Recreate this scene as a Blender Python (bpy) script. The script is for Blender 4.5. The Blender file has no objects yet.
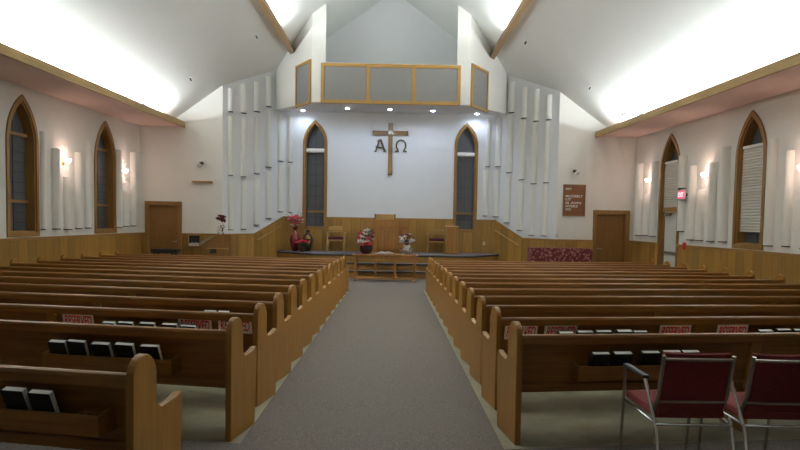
import bpy, bmesh, math, random
from mathutils import Vector, Matrix
random.seed(7)
S = bpy.context.scene
COL = S.collection
ZC = 1.54            # eye height
F = 620.0

# ------------------------------------------------------------------ camera
yaw, pit, rol, sh = 0.0129, 0.05, 0.017, 27.0
fh = Vector((math.sin(yaw), math.cos(yaw), 0))
fw = fh*math.cos(pit) - Vector((0, 0, 1))*math.sin(pit)
r0 = Vector((math.cos(yaw), -math.sin(yaw), 0))
u0 = r0.cross(fw)
rt = r0*math.cos(rol) + u0*math.sin(rol)
up = u0*math.cos(rol) - r0*math.sin(rol)
CAM = Vector((0, 0, ZC))
cd = bpy.data.cameras.new('camera'); cam = bpy.data.objects.new('camera', cd); COL.objects.link(cam)
cam.matrix_world = Matrix(((rt.x, up.x, -fw.x, 0), (rt.y, up.y, -fw.y, 0), (rt.z, up.z, -fw.z, ZC), (0, 0, 0, 1)))
cd.sensor_width = 36; cd.lens = F*36/800; cd.shift_y = sh/800; cd.clip_start = 0.05; cd.clip_end = 200
S.camera = cam
def ray(px, py):
    return fw + rt*((px-400)/F) + up*((225-py+sh)/F)
def hit(px, py, O, N):
    d = ray(px, py); t = (O-CAM).dot(N)/d.dot(N); return CAM + d*t
def hy(px, py, Y): return hit(px, py, Vector((0, Y, 0)), Vector((0, 1, 0)))

# ------------------------------------------------------------------ materials
MATS = {}
def nm(name):
    m = bpy.data.materials.new(name); m.use_nodes = True
    nt = m.node_tree; b = nt.nodes['Principled BSDF']; return m, nt, b
def plain(name, c, rough=.6, metal=0, noise=0, scale=40, spec=.5):
    m, nt, b = nm(name)
    b.inputs['Base Color'].default_value = (*c, 1); b.inputs['Roughness'].default_value = rough
    b.inputs['Metallic'].default_value = metal; b.inputs['Specular IOR Level'].default_value = spec
    if noise:
        tc = nt.nodes.new('ShaderNodeTexCoord'); n = nt.nodes.new('ShaderNodeTexNoise'); n.inputs['Scale'].default_value = scale
        n.inputs['Detail'].default_value = 4
        r = nt.nodes.new('ShaderNodeValToRGB')
        r.color_ramp.elements[0].position = .3; r.color_ramp.elements[1].position = .7
        r.color_ramp.elements[0].color = (*[x*(1-noise) for x in c], 1); r.color_ramp.elements[1].color = (*[min(1, x*(1+noise)) for x in c], 1)
        nt.links.new(tc.outputs['Object'], n.inputs['Vector']); nt.links.new(n.outputs['Fac'], r.inputs['Fac']); nt.links.new(r.outputs['Color'], b.inputs['Base Color'])
    MATS[name] = m; return m
def wood(name, c1, c2, grain='x', rough=.42, planks=0, seed=0):
    m, nt, b = nm(name); N = nt.nodes.new; L = nt.links.new
    tc = N('ShaderNodeTexCoord'); mp = N('ShaderNodeMapping')
    s = {'x': (1.2, 22, 22), 'y': (22, 1.2, 22), 'z': (22, 22, 1.2)}[grain]
    mp.inputs['Scale'].default_value = s; mp.inputs['Location'].default_value = (seed, seed*.7, 0)
    n = N('ShaderNodeTexNoise'); n.inputs['Scale'].default_value = 1.6; n.inputs['Detail'].default_value = 6; n.inputs['Roughness'].default_value = .65
    r = N('ShaderNodeValToRGB'); r.color_ramp.elements[0].position = .3; r.color_ramp.elements[1].position = .72
    r.color_ramp.elements[0].color = (*c1, 1); r.color_ramp.elements[1].color = (*c2, 1)
    L(tc.outputs['Object'], mp.inputs['Vector']); L(mp.outputs['Vector'], n.inputs['Vector']); L(n.outputs['Fac'], r.inputs['Fac'])
    out = r.outputs['Color']
    if planks:
        sp = N('ShaderNodeSeparateXYZ'); L(tc.outputs['Object'], sp.inputs[0])
        dv = N('ShaderNodeMath'); dv.operation = 'DIVIDE'; dv.inputs[1].default_value = planks; L(sp.outputs['X'], dv.inputs[0])
        fl = N('ShaderNodeMath'); fl.operation = 'FLOOR'; L(dv.outputs[0], fl.inputs[0])
        fr = N('ShaderNodeMath'); fr.operation = 'FRACT'; L(dv.outputs[0], fr.inputs[0])
        wn = N('ShaderNodeTexWhiteNoise'); wn.noise_dimensions = '1D'; L(fl.outputs[0], wn.inputs['W'])
        mr = N('ShaderNodeMapRange'); mr.inputs['To Min'].default_value = .78; mr.inputs['To Max'].default_value = 1.15; L(wn.outputs['Value'], mr.inputs['Value'])
        gt = N('ShaderNodeMath'); gt.operation = 'GREATER_THAN'; gt.inputs[1].default_value = .04; L(fr.outputs[0], gt.inputs[0])
        g2 = N('ShaderNodeMapRange'); g2.inputs['To Min'].default_value = .55; g2.inputs['To Max'].default_value = 1; L(gt.outputs[0], g2.inputs['Value'])
        mu = N('ShaderNodeMath'); mu.operation = 'MULTIPLY'; L(mr.outputs[0], mu.inputs[0]); L(g2.outputs[0], mu.inputs[1])
        hs = N('ShaderNodeHueSaturation'); L(mu.outputs[0], hs.inputs['Value']); L(out, hs.inputs['Color']); out = hs.outputs['Color']
    L(out, b.inputs['Base Color'])
    b.inputs['Roughness'].default_value = rough
    bp = N('ShaderNodeBump'); bp.inputs['Strength'].default_value = .08; L(n.outputs['Fac'], bp.inputs['Height']); L(bp.outputs[0], b.inputs['Normal'])
    MATS[name] = m; return m
def emit(name, c, s):
    m, nt, b = nm(name)
    b.inputs['Base Color'].default_value = (*c, 1); b.inputs['Emission Color'].default_value = (*c, 1); b.inputs['Emission Strength'].default_value = s
    MATS[name] = m; return m
W_PEW = wood('pew_oak', (.17, .066, .010), (.30, .134, .024), 'x', .38)
W_PEWZ = wood('pew_oak_upright', (.26, .115, .015), (.37, .180, .029), 'z', .38)
W_WAIN = wood('wainscot_oak', (.27, .138, .024), (.39, .215, .046), 'z', .45, planks=.32)
W_TRIM = wood('trim_oak', (.25, .125, .028), (.37, .20, .055), 'x', .45)
W_TRIMZ = wood('trim_oak_upright', (.21, .105, .024), (.32, .17, .045), 'z', .45)
W_FASC = wood('fascia_oak', (.28, .17, .055), (.42, .28, .10), 'x', .5)
W_BEAM = wood('beam_oak', (.22, .13, .055), (.32, .20, .09), 'y', .5)
W_DOOR = wood('door_wood', (.19, .09, .022), (.26, .13, .034), 'z', .4)
W_GRIL = wood('grille_frame_oak', (.30, .155, .028), (.42, .235, .05), 'x', .45)
W_PULP = wood('pulpit_oak', (.26, .11, .025), (.38, .18, .05), 'z', .35)
W_LITE = wood('light_oak', (.33, .185, .05), (.46, .28, .09), 'x', .4)
W_BOARDD = wood('letter_wood', (.045, .03, .015), (.11, .07, .03), 'x', .4)
W_BOARD = wood('board_walnut', (.19, .07, .022), (.30, .125, .04), 'x', .4)
M_WALL = plain('wall_paint', (.72, .71, .67), .9, noise=.015, scale=3)
M_WALLB = plain('alcove_wall_paint', (.70, .71, .72), .9, noise=.01, scale=3)
M_CEIL = plain('ceiling_paint', (.74, .75, .72), .95, noise=.01, scale=2)
M_SOFF = plain('soffit_glow_tint', (.70, .54, .50), .9, noise=.02, scale=3)  # pink light of the wall lamps is put into this colour
M_STRIP = plain('acoustic_white', (.72, .72, .68), .85)
M_DARK = plain('dark_inside', (.03, .03, .03), .9)
M_CARP = plain('carpet_grey', (.195, .170, .148), 1.0, noise=.35, scale=90, spec=.1)
M_PCARP = plain('platform_carpet', (.17, .155, .165), 1.0, noise=.2, scale=70, spec=.1)
M_VINYL = plain('vinyl_beige', (.33, .305, .205), .45, noise=.16, scale=5)
M_GLASS, _nt, _b = nm('night_glass')
_b.inputs['Base Color'].default_value = (.08, .084, .09, 1); _b.inputs['Roughness'].default_value = .4
M_LEAD = plain('leading', (.02, .02, .02), .5)
M_STAIN = plain('stained_glass_blue', (.015, .02, .045), .3)
M_BLIND = plain('blind_fabric', (.60, .58, .53), .8)
M_WHITE = plain('white_metal', (.75, .75, .72), .5)
M_DOORW = plain('door_white', (.62, .63, .60), .5)
M_CHROME = plain('chrome', (.75, .75, .75), .22, metal=1)
M_STEEL = plain('painted_tube', (.30, .27, .22), .35, metal=.8)
M_BRASS = plain('brass', (.5, .35, .12), .35, metal=1)
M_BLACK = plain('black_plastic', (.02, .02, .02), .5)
M_COVER = plain('black_cover', (.012, .009, .010), .75)
M_PAGE = plain('page_edges', (.85, .84, .80), .8)
M_MAROON = plain('maroon_fabric', (.17, .022, .020), .95, noise=.25, scale=120)
M_CUSH = plain('maroon_cushion', (.07, .008, .012), .9)
M_CARD = plain('sign_card', (.93, .90, .87), .7)
M_RED = plain('sign_red', (.72, .012, .03), .7)
M_GRILLE = plain('grille_cloth', (.215, .21, .205), .95, noise=.3, scale=60)
M_CLOTH, nt, b = nm('red_floral_cloth')
tc = nt.nodes.new('ShaderNodeTexCoord'); vo = nt.nodes.new('ShaderNodeTexVoronoi'); vo.inputs['Scale'].default_value = 14
cr = nt.nodes.new('ShaderNodeValToRGB'); cr.color_ramp.elements[0].color = (.36, .15, .13, 1); cr.color_ramp.elements[1].color = (.12, .018, .018, 1)
cr.color_ramp.elements[0].position = .2; cr.color_ramp.elements[1].position = .55
nt.links.new(tc.outputs['Object'], vo.inputs['Vector']); nt.links.new(vo.outputs['Distance'], cr.inputs['Fac']); nt.links.new(cr.outputs['Color'], b.inputs['Base Color'])
b.inputs['Roughness'].default_value = .9
M_VRED = plain('vase_red', (.14, .012, .012), .15)
M_VGOLD = plain('vase_gold', (.55, .36, .10), .3, metal=.6)
M_VBRN = plain('vase_brown', (.05, .018, .010), .3)
M_VWHT = plain('vase_white', (.6, .6, .55), .4)
M_PINK = plain('petal_red', (.70, .04, .09), .7)
M_DRED = plain('petal_dark_red', (.16, .02, .025), .7)
M_PWHT = plain('petal_white', (.78, .76, .73), .7)
M_LEAF = plain('leaf_green', (.05, .09, .035), .7)
M_TWIG = plain('twig', (.14, .09, .06), .8)
M_CROSS = wood('cross_oak', (.17, .10, .035), (.27, .165, .06), 'z', .4)
M_CEDGE = plain('dark_edge', (.02, .015, .012), .5)
M_SCON = emit('sconce_glow', (1, .80, .70), 14)
M_SPOT = emit('spot_glow', (.80, .88, 1), 30)
M_EXIT = emit('exit_face', (.9, .10, .22), .7)
M_EXITW = emit('exit_letters', (1, .75, .8), 1.2)
M_PAPER = plain('paper', (.55, .53, .48), .8)
M_LETW = plain('letter_white', (.75, .73, .68), .6)
M_CUP, _nt, _b = nm('clear_glass'); _b.inputs['Roughness'].default_value = .1; _b.inputs['Base Color'].default_value = (.6, .6, .58, 1); _b.inputs['Transmission Weight'].default_value = .7
M_SILV = plain('silver', (.6, .58, .52), .3, metal=.9)

# ------------------------------------------------------------------ mesh builder
class MB:
    def __init__(s): s.b = bmesh.new()
    def face(s, pts, mi=0):
        vs = [s.b.verts.new(p) for p in pts]
        f = s.b.faces.new(vs); f.material_index = mi; return f
    def box(s, x0, x1, y0, y1, z0, z1, bev=0, M=None, mi=0):
        r = bmesh.ops.create_cube(s.b, size=1)
        vs = r['verts']
        for v in vs:
            v.co = Vector(((x0+x1)/2+v.co.x*(x1-x0), (y0+y1)/2+v.co.y*(y1-y0), (z0+z1)/2+v.co.z*(z1-z0)))
        fs = {f for v in vs for f in v.link_faces}
        for f in fs: f.material_index = mi
        if bev:
            es = {e for v in vs for e in v.link_edges}
            rr = bmesh.ops.bevel(s.b, geom=list(es), offset=bev, segments=2, affect='EDGES', profile=.6)
            vs = [v for v in rr['verts']]
        if M is not None:
            for v in vs: v.co = M @ v.co
        return s
    def prism(s, poly, y0, y1, axis='y', M=None, mi=0, bev=0):
        """closed outline poly of (a,b); extruded along axis. 'y': (x,z); 'x': (y,z); 'z': (x,y)"""
        def mk(a, b, t):
            v = Vector({'y': (a, t, b), 'x': (t, a, b), 'z': (a, b, t)}[axis]); return M @ v if M is not None else v
        A = [s.b.verts.new(mk(a, b, y0)) for a, b in poly]; B = [s.b.verts.new(mk(a, b, y1)) for a, b in poly]
        fs = [s.b.faces.new(A), s.b.faces.new(B[::-1])]
        n = len(poly)
        for i in range(n): fs.append(s.b.faces.new((A[i], B[i], B[(i+1) % n], A[(i+1) % n])))
        for f in fs: f.material_index = mi
        if bev:
            es = [e for e in set(fs[0].edges) | set(fs[1].edges)]
            bmesh.ops.bevel(s.b, geom=es, offset=bev, segments=2, affect='EDGES', profile=.5)
        return s
    def holed(s, outer, holes, y0, y1):
        es = []
        for lp in [outer]+holes:
            vs = [s.b.verts.new((a, y0, z)) for a, z in lp]
            es += [s.b.edges.new((vs[i], vs[(i+1) % len(vs)])) for i in range(len(vs))]
        r = bmesh.ops.triangle_fill(s.b, use_beauty=True, use_dissolve=False, edges=es)
        fs = [g for g in r['geom'] if isinstance(g, bmesh.types.BMFace)]
        e = bmesh.ops.extrude_face_region(s.b, geom=fs)
        bmesh.ops.translate(s.b, verts=[g for g in e['geom'] if isinstance(g, bmesh.types.BMVert)], vec=(0, y1-y0, 0))
        return s
    def ring(s, outer, inner, y0, y1):
        n = len(outer)
        O0 = [s.b.verts.new((a, y0, z)) for a, z in outer]; O1 = [s.b.verts.new((a, y1, z)) for a, z in outer]
        I0 = [s.b.verts.new((a, y0, z)) for a, z in inner]; I1 = [s.b.verts.new((a, y1, z)) for a, z in inner]
        for i in range(n):
            j = (i+1) % n
            s.b.faces.new((O0[i], O0[j], I0[j], I0[i])); s.b.faces.new((O1[i], I1[i], I1[j], O1[j]))
            s.b.faces.new((O0[i], O1[i], O1[j], O0[j])); s.b.faces.new((I0[i], I0[j], I1[j], I1[i]))
        return s
    def tube(s, pts, r, n=8, cap=True):
        pts = [Vector(p) for p in pts]; rings = []
        rr = r if isinstance(r, (list, tuple)) else [r]*len(pts)
        for i, p in enumerate(pts):
            t = (pts[min(i+1, len(pts)-1)]-pts[max(i-1, 0)]).normalized()
            a = t.cross(Vector((0, 0, 1))); a = a if a.length > .05 else t.cross(Vector((1, 0, 0)))
            a.normalize(); c = t.cross(a)
            rings.append([s.b.verts.new(p+(a*math.cos(2*math.pi*k/n)+c*math.sin(2*math.pi*k/n))*rr[i]) for k in range(n)])
        for i in range(len(rings)-1):
            for k in range(n):
                f = s.b.faces.new((rings[i][k], rings[i][(k+1) % n], rings[i+1][(k+1) % n], rings[i+1][k])); f.smooth = True
        if cap: s.b.faces.new(rings[0][::-1]); s.b.faces.new(rings[-1])
        return s
    def lathe(s, prof, n=20, c=(0, 0, 0)):
        rings = []
        for r, z in prof:
            rings.append([s.b.verts.new((c[0]+max(r, .0005)*math.cos(2*math.pi*k/n), c[1]+max(r, .0005)*math.sin(2*math.pi*k/n), c[2]+z)) for k in range(n)])
        for i in range(len(rings)-1):
            for k in range(n):
                f = s.b.faces.new((rings[i][k], rings[i][(k+1) % n], rings[i+1][(k+1) % n], rings[i+1][k])); f.smooth = True
        s.b.faces.new(rings[0][::-1]); s.b.faces.new(rings[-1]); return s
    def petal(s, c, d, L, w, nrm=None):
        c = Vector(c); d = Vector(d).normalized(); a = d.cross(Vector((random.uniform(-1, 1), random.uniform(-1, 1), random.uniform(-1, 1)))).normalized()
        n = d.cross(a)
        p = [c, c+d*L*.5+a*w+n*w*.3, c+d*L, c+d*L*.5-a*w+n*w*.3]
        q = [x-n*w*.15 for x in p]
        P = [s.b.verts.new(x) for x in p]; Q = [s.b.verts.new(x) for x in q]
        s.b.faces.new(P); s.b.faces.new(Q[::-1])
        for i in range(4): s.b.faces.new((P[i], Q[i], Q[(i+1) % 4], P[(i+1) % 4]))
    def build(s, name, mat, parent=None, mw=None, smooth=False):
        bmesh.ops.recalc_face_normals(s.b, faces=s.b.faces)
        for e in s.b.edges:
            if len(e.link_faces) == 2 and e.calc_face_angle(0) > .75: e.smooth = False
        me = bpy.data.meshes.new(name); s.b.to_mesh(me); s.b.free()
        if smooth:
            for p in me.polygons: p.use_smooth = True
        for m in (mat if isinstance(mat, (list, tuple)) else [mat]): me.materials.append(m)
        o = bpy.data.objects.new(name, me); COL.objects.link(o)
        if parent is not None: o.parent = parent
        if mw is not None: o.matrix_world = mw
        return o
def tag(o, label, cat, group=None):
    o['label'] = label; o['category'] = cat
    if group: o['group'] = group
    return o
def struct(o): o['kind'] = 'structure'; return o
def empty(name, mw=None, loc=None):
    o = bpy.data.objects.new(name, None); COL.objects.link(o); o.empty_display_size = .2
    if mw is not None: o.matrix_world = mw
    if loc is not None: o.location = loc
    return o
KIDS = {}
def dup(root, mw):
    r = root.copy(); COL.objects.link(r); r.matrix_world = mw
    def rec(a, b):
        for ch in [c for c in COL.objects if c.parent == a]:
            c = ch.copy(); COL.objects.link(c); c.parent = b; rec(ch, c)
    rec(root, r)
    return r
def text_mesh(name, body, w, h, mat, parent, M, depth=.002, shear=0, bold=.0, font_fit=True):
    cu = bpy.data.curves.new(name, 'FONT'); cu.body = body; cu.size = 1; cu.align_x = 'CENTER'; cu.extrude = .001; cu.shear = shear; cu.offset = bold
    to = bpy.data.objects.new(name, cu); COL.objects.link(to)
    dg = bpy.context.evaluated_depsgraph_get(); me = bpy.data.meshes.new_from_object(to.evaluated_get(dg))
    bpy.data.objects.remove(to)
    xs = [v.co.x for v in me.vertices]; ys = [v.co.y for v in me.vertices]
    cx, cy = (min(xs)+max(xs))/2, (min(ys)+max(ys))/2; sx, sy = w/(max(xs)-min(xs)), h/(max(ys)-min(ys))
    for v in me.vertices:                    # text plane -> local x,z facing -y
        x, y, z = v.co; v.co = M @ Vector(((x-cx)*sx, -z/.001*depth, (y-cy)*sy))
    me.materials.clear(); me.materials.append(mat)
    o = bpy.data.objects.new(name, me); COL.objects.link(o); o.parent = parent; return o

# ------------------------------------------------------------------ levels
SL = .013
def fz(y): return -.03-SL*min(y, 15.8)
ZF = fz(16)
ZP = ZC-1.06              # platform height
YD, YB = 19.0, 21.2       # door wall, alcove wall
XL, XR = -7.68, 7.42
RX = -.08                 # ridge
def zceil(x): return ZC+7.68-.72*abs(x-RX)
ZW = ZC-.48               # wainscot top, nave
AL = (-5.19, YD); AR = (5.03, YD); BL = (-3.66, YB); BR = (3.50, YB)

class Wall:
    def __init__(s, A, B):
        A = Vector((*A, 0)); B = Vector((*B, 0)); s.O = A; s.L = (B-A).length
        s.U = (B-A).normalized(); s.Nn = Vector((0, 0, 1)).cross(s.U)
        s.M = Matrix(((s.U.x, s.Nn.x, 0, A.x), (s.U.y, s.Nn.y, 0, A.y), (0, 0, 1, 0), (0, 0, 0, 1)))
        s.A, s.B = A, B
    def h(s, px, py, off=0):
        p = hit(px, py, s.O+s.Nn*off, s.Nn); return (p-s.O).dot(s.U), p.z
    def x(s, u): return (s.O+s.U*u).x
    def at(s, u, z, off=0): return s.M @ Matrix.Translation((u, off, z))
wL = Wall((XL, -8), (XL, YD)); wFL = Wall((XL, YD), AL); wDL = Wall(AL, BL); wB = Wall(BL, BR)
wDR = Wall(BR, AR); wFR = Wall(AR, (XR, YD)); wR = Wall((XR, YD), (XR, -8)); wK = Wall((XR, -8), (XL, -8))

def arch(u0, u1, z0, zs, z1, n=10):
    """pointed arch outline; counter-clockwise from bottom left"""
    c = (u0+u1)/2; w = (u1-u0)/2; hh = z1-zs; R = (w*w+hh*hh)/(2*w)
    pts = [(u0, z0), (u1, z0)]
    th = math.asin(min(1, hh/R))
    for i in range(n+1):
        a = th*i/n; pts.append((u1-R+R*math.cos(a), zs+R*math.sin(a)))
    for i in range(n-1, -1, -1):
        a = th*i/n; pts.append((u0+R-R*math.cos(a), zs+R*math.sin(a)))
    return pts

def arch_window(name, wall, u0, u1, z0, zs, z1, rails, tw=.085, depth=.22, blind=None, cells=(2, 9), bot=True, sill=True):
    root = empty(name, wall.M); struct(root)
    zs = z1-(u1-u0)/2*(1.8 if wall is not wB else 1.95)
    rise_i = (z1-zs)-tw*1.5
    outer = arch(u0, u1, z0, zs, z1); inner = arch(u0+tw, u1-tw, z0+tw if bot else z0, zs, zs+rise_i)
    MB().ring(outer, inner, -.035, .01).build('window_trim', W_TRIMZ, root)
    inn2 = arch(u0+tw+.035, u1-tw-.035, z0+tw+.035 if bot else z0, zs, zs+rise_i-.045)
    MB().ring(inner, inn2, .0, depth).build('window_frame', W_TRIMZ, root)
    g = MB(); g.prism(inner, depth-.02, depth-.005); g.build('glass', M_GLASS, root)
    m = MB()
    ui0, ui1 = u0+tw+.03, u1-tw-.03
    for zr in rails: m.box(ui0, ui1, depth-.09, depth-.02, zr-.03, zr+.03)
    if rails: m.build('window_rail', W_TRIM, root)
    m = MB(); zt = zs+.05
    for i in range(1, cells[0]):
        uu = ui0+(ui1-ui0)*i/cells[0]; m.box(uu-.006, uu+.006, depth-.03, depth-.018, z0+tw, zt+rise_i*.5)
    for k in range(1, cells[1]):
        zz = z0+tw+(zt-z0-tw)*k/cells[1]; m.box(ui0, ui1, depth-.03, depth-.018, zz-.005, zz+.005)
    m.build('leading', M_LEAD, root)
    if blind:
        zb0, zb1 = blind
        bl = MB()
        if zb1-zb0 > .3:
            n = int((zb1-zb0)/.06)
            for k in range(n):
                a = zb0+(zb1-zb0)*k/n; c = zb0+(zb1-zb0)*(k+1)/n
                bl.prism([(.05+.0, a), (.075, (a+c)/2), (.05, c), (.085, c), (.10, (a+c)/2), (.085, a)], ui0+.01, ui1-.01, axis='x')
        else: bl.tube([(ui0+.005, .06, (zb0+zb1)/2), (ui1-.005, .06, (zb0+zb1)/2)], (zb1-zb0)/2, 12)
        bo = bl.build('blind', M_BLIND, root)
        hb = MB(); hb.box(ui0, ui1, .03, .10, zb1-.01, zb1+.05, .006); hb.build('head_rail', M_WHITE, bo)
    return inner, root

# -------- windows: outer extents read on each wall
def ext(wall, xl, xr, yb, yt, ys):
    a = wall.h(xl, (yb+yt)/2)[0]; b = wall.h(xr, (yb+yt)/2)[0]; u0, u1 = min(a, b), max(a, b)
    xm = (xl+xr)/2
    return u0, u1, wall.h(xm, yb)[1], wall.h(xm, ys)[1], wall.h(xm, yt)[1]
holes = {'L': [], 'R': [], 'B': []}
e = ext(wL, 5.5, 37.5, 238, 94.5, 131); zr = [wL.h(20, 133)[1], wL.h(20, 201)[1]]
holes['L'].append(arch_window('window_1', wL, e[0], e[1], ZW+.02, e[3], e[4], zr)[0])
e2 = ext(wL, 94, 115.5, 236, 120.8, 147); zr = [wL.h(104, 149)[1], wL.h(104, 205)[1]]
holes['L'].append(arch_window('window_2', wL, e2[0], e2[1], ZW+.02, e2[3], e2[4], zr)[0])
e3 = ext(wR, 736, 766.5, 250, 111, 145); zbl = (wR.h(751, 232)[1], wR.h(751, 147)[1])
holes['R'].append(arch_window('window_3', wR, e3[0], e3[1], ZW+.02, e3[3], e3[4], [], blind=zbl)[0])
e4 = ext(wR, 660, 680.5, 250, 134, 160); z_tr = wR.h(669, 209.5)[1]
zbl = (z_tr+.05, wR.h(669, 163)[1])
fzR = ZF
inner4, rt4 = arch_window('window_4', wR, e4[0], e4[1], fzR, e4[3], e4[4], [], blind=zbl, bot=False, cells=(2, 9))
holes['R'].append(inner4)
# white exit door under the transom of window_4
u0, u1 = e4[0]+.12, e4[1]-.12
d = struct(empty('door_3', wR.M))
MB().box(u0-.02, u1+.02, .05, .20, z_tr-.06, z_tr+.06).build('transom_bar', W_TRIM, d)
sl = MB().box(u0, u1, .12, .17, fzR+.01, z_tr-.06, .004).build('door_slab', M_DOORW, d)
MB().box(u0+.05, u1-.05, .06, .10, ZC-.77, ZC-.70, .01).build('push_bar', M_STEEL, sl)
c = MB(); c.box(u0+.12, u0+.42, .04, .11, z_tr-.17, z_tr-.10, .01); c.tube([(u0+.2, .06, z_tr-.12), (u0+.5, -.1, z_tr-.10), (u0+.62, .10, z_tr-.09)], .012)
c.build('door_closer', M_STEEL, sl)
for (xl, xr, yt, ybar, nmn) in ((302.8, 327.3, 120, 151, 'window_5'), (453.8, 477.5, 123, 155, 'window_6')):
    e5 = ext(wB, xl, xr, 229.5 if nmn == 'window_5' else 232.5, yt, ybar)
    xm = (xl+xr)/2; yr = 211.5 if nmn == 'window_5' else 213.5
    zb = wB.h(xm, ybar)[1]
    holes['B'].append(arch_window(nmn, wB, e5[0], e5[1], e5[2], zb+.02, e5[4], [wB.h(xm, yr)[1]], tw=.075, blind=(zb-.06, zb+.04), cells=(2, 8))[0])
    print(nmn, e5)

# -------- doors in the front wall
def front_door(name, wall, xl, xr, yt, hinge):
    u0, zt = wall.h(xl, yt); u1 = wall.h(xr, yt)[0]; tw = .12
    d = struct(empty(name, wall.M))
    MB().ring([(u0, ZF), (u1, ZF), (u1, zt), (u0, zt)], [(u0+tw, ZF+.002), (u1-tw, ZF+.002), (u1-tw, zt-tw), (u0+tw, zt-tw)], -.04, .14).build('door_frame', W_TRIMZ, d)
    s = MB().box(u0+tw, u1-tw, .07, .115, ZF+.01, zt-tw, .003).build('door_slab', W_DOOR, d)
    ux = u1-tw-.08 if hinge > 0 else u0+tw+.08
    m = MB(); m.lathe([(.03, 0), (.03, .012), (.012, .015), (.012, .05)], 12)
    for v in m.b.verts: v.co = Vector((ux+v.co.x, .07-v.co.z, ZF+1.03+v.co.y))
    m.tube([(ux, .025, ZF+1.03), (ux-.11*hinge, .02, ZF+1.03)], .011)
    m.build('door_handle', M_STEEL, s)
    return [(u0+.02, ZF-.02), (u1-.02, ZF-.02), (u1-.02, zt-.02), (u0+.02, zt-.02)]
hDL = front_door('door_1', wFL, 145.2, 182, 201, 1)
hDR = front_door('door_2', wFR, 593.3, 629.8, 210, -1)

# -------- walls
BOT = -.35
def wmesh(name, wall, outer, hs, mat=M_WALL, th=.3):
    return struct(MB().holed(outer, hs, 0, th).build(name, mat, None, wall.M))
TOPS = ZC+3.2
def clipfloor(h):  # arch hole reaching the floor stays inside the outline
    return [(a, max(z, BOT+.05)) for a, z in h]
wmesh('wall_left', wL, [(-.3, BOT), (wL.L, BOT), (wL.L, TOPS), (-.3, TOPS)], holes['L'])
wmesh('wall_right', wR, [(0, BOT), (wR.L+.3, BOT), (wR.L+.3, TOPS), (0, TOPS)], [clipfloor(h) for h in holes['R']])
wmesh('wall_front_left', wFL, [(-.3, BOT), (wFL.L, BOT), (wFL.L, zceil(wFL.x(wFL.L))+.05), (-.3, 4.9)], [hDL])
wmesh('wall_front_right', wFR, [(0, BOT), (wFR.L+.3, BOT), (wFR.L+.3, 4.9), (0, zceil(AR[0])+.05)], [hDR])
wmesh('wall_alcove_left', wDL, [(0, BOT), (wDL.L, BOT), (wDL.L, zceil(BL[0])+.05), (0, zceil(AL[0])+.05)], [], M_WALLB)
wmesh('wall_alcove_right', wDR, [(0, BOT), (wDR.L, BOT), (wDR.L, zceil(AR[0])+.05), (0, zceil(BR[0])+.05)], [], M_WALLB)
um = RX-BL[0]
wmesh('wall_front', wB, [(0, BOT), (wB.L, BOT), (wB.L, zceil(BR[0])+.05), (um, zceil(RX)+.05), (0, zceil(BL[0])+.05)], holes['B'], M_WALLB)
uk = XR-RX
wmesh('wall_back', wK, [(-.3, BOT), (wK.L+.3, BOT), (wK.L+.3, 4.4), (uk+6.8, zceil(RX-6.8)+.05), (uk, zceil(RX)+.1), (uk-6.8, zceil(RX+6.8)+.05), (-.3, 4.4)], [])
m = MB()
for sx, xe in ((-1, XL-.3), (1, XR+.3)):
    xk = RX+sx*6.80; zk = zceil(xk); pl = [(RX, zceil(RX)), (xk, zk), (xe, zk), (xe, zk+.2), (xk, zk+.2), (RX, zceil(RX)+.2)]
    m.prism(pl, -8.3, 22.0, axis='y')
struct(m.build('ceiling', M_CEIL))

# -------- eaves soffits with fascia and coves (they rise gently to the front)
def zs_(y): return ZC+2.74-.0156*(YD-y)
for side, xw, xf in (('left', XL, -6.34), ('right', XR, 6.16)):
    s = -1 if side == 'left' else 1; dz = 0 if side == 'left' else -.07
    m = MB()
    a0, a1 = zs_(-8)+dz, zs_(YD)+dz
    P = [(xw, -8, a0), (xf, -8, a0), (xf, YD, a1), (xw, YD, a1)]
    top = [(x, y, z+.04) for x, y, z in P]
    A = [m.b.verts.new(p) for p in P]; Bv = [m.b.verts.new(p) for p in top]
    m.b.faces.new(A); m.b.faces.new(Bv[::-1])
    for i in range(4): m.b.faces.new((A[i], Bv[i], Bv[(i+1) % 4], A[(i+1) % 4]))
    struct(m.build('ceiling_soffit_'+side, M_SOFF))
    # fascia board in its own frame so the grain runs along it
    L = math.hypot(YD+8, a1-a0)
    ang = math.atan2(a1-a0, YD+8)
    U = Vector((0, math.cos(ang), math.sin(ang))); V = Vector((-1, 0, 0)); W = U.cross(V)
    Mx = Matrix(((U.x, V.x, W.x, xf), (U.y, V.y, W.y, -8), (U.z, V.z, W.z, a0), (0, 0, 0, 1)))
    m = MB(); m.box(0, L-.01, -.02, .02, -.015, .145); m.box(0, L-.01, -.028, .028, -.03, -.012)
    struct(m.build('trim_1' if side == 'left' else 'trim_2', W_FASC, None, Mx))
    # cove lamps
    li = bpy.data.lights.new('cove_light_'+side, 'AREA'); li.shape = 'RECTANGLE'; li.size = 13.0; li.size_y = .12; li.energy = 620; li.color = (.88, .97, 1)
    lo = bpy.data.objects.new('cove_light_'+side, li); COL.objects.link(lo)
    zz = (a0+a1)/2+.10; dirv = Vector((-s*.25, 0, .97)).normalized()
    yv = Vector((0, 1, 0)).cross(dirv)  # local z = -dir ; local x along Y
    X = Vector((0, math.cos(ang), math.sin(ang))); Z = -dirv; Z = (Z-X*Z.dot(X)).normalized(); Y = Z.cross(X)
    lo.matrix_world = Matrix(((X.x, Y.x, Z.x, xf+s*.26), (X.y, Y.y, Z.y, 11.3), (X.z, Y.z, Z.z, zs_(11.3)+dz+.10), (0, 0, 0, 1)))
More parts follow.
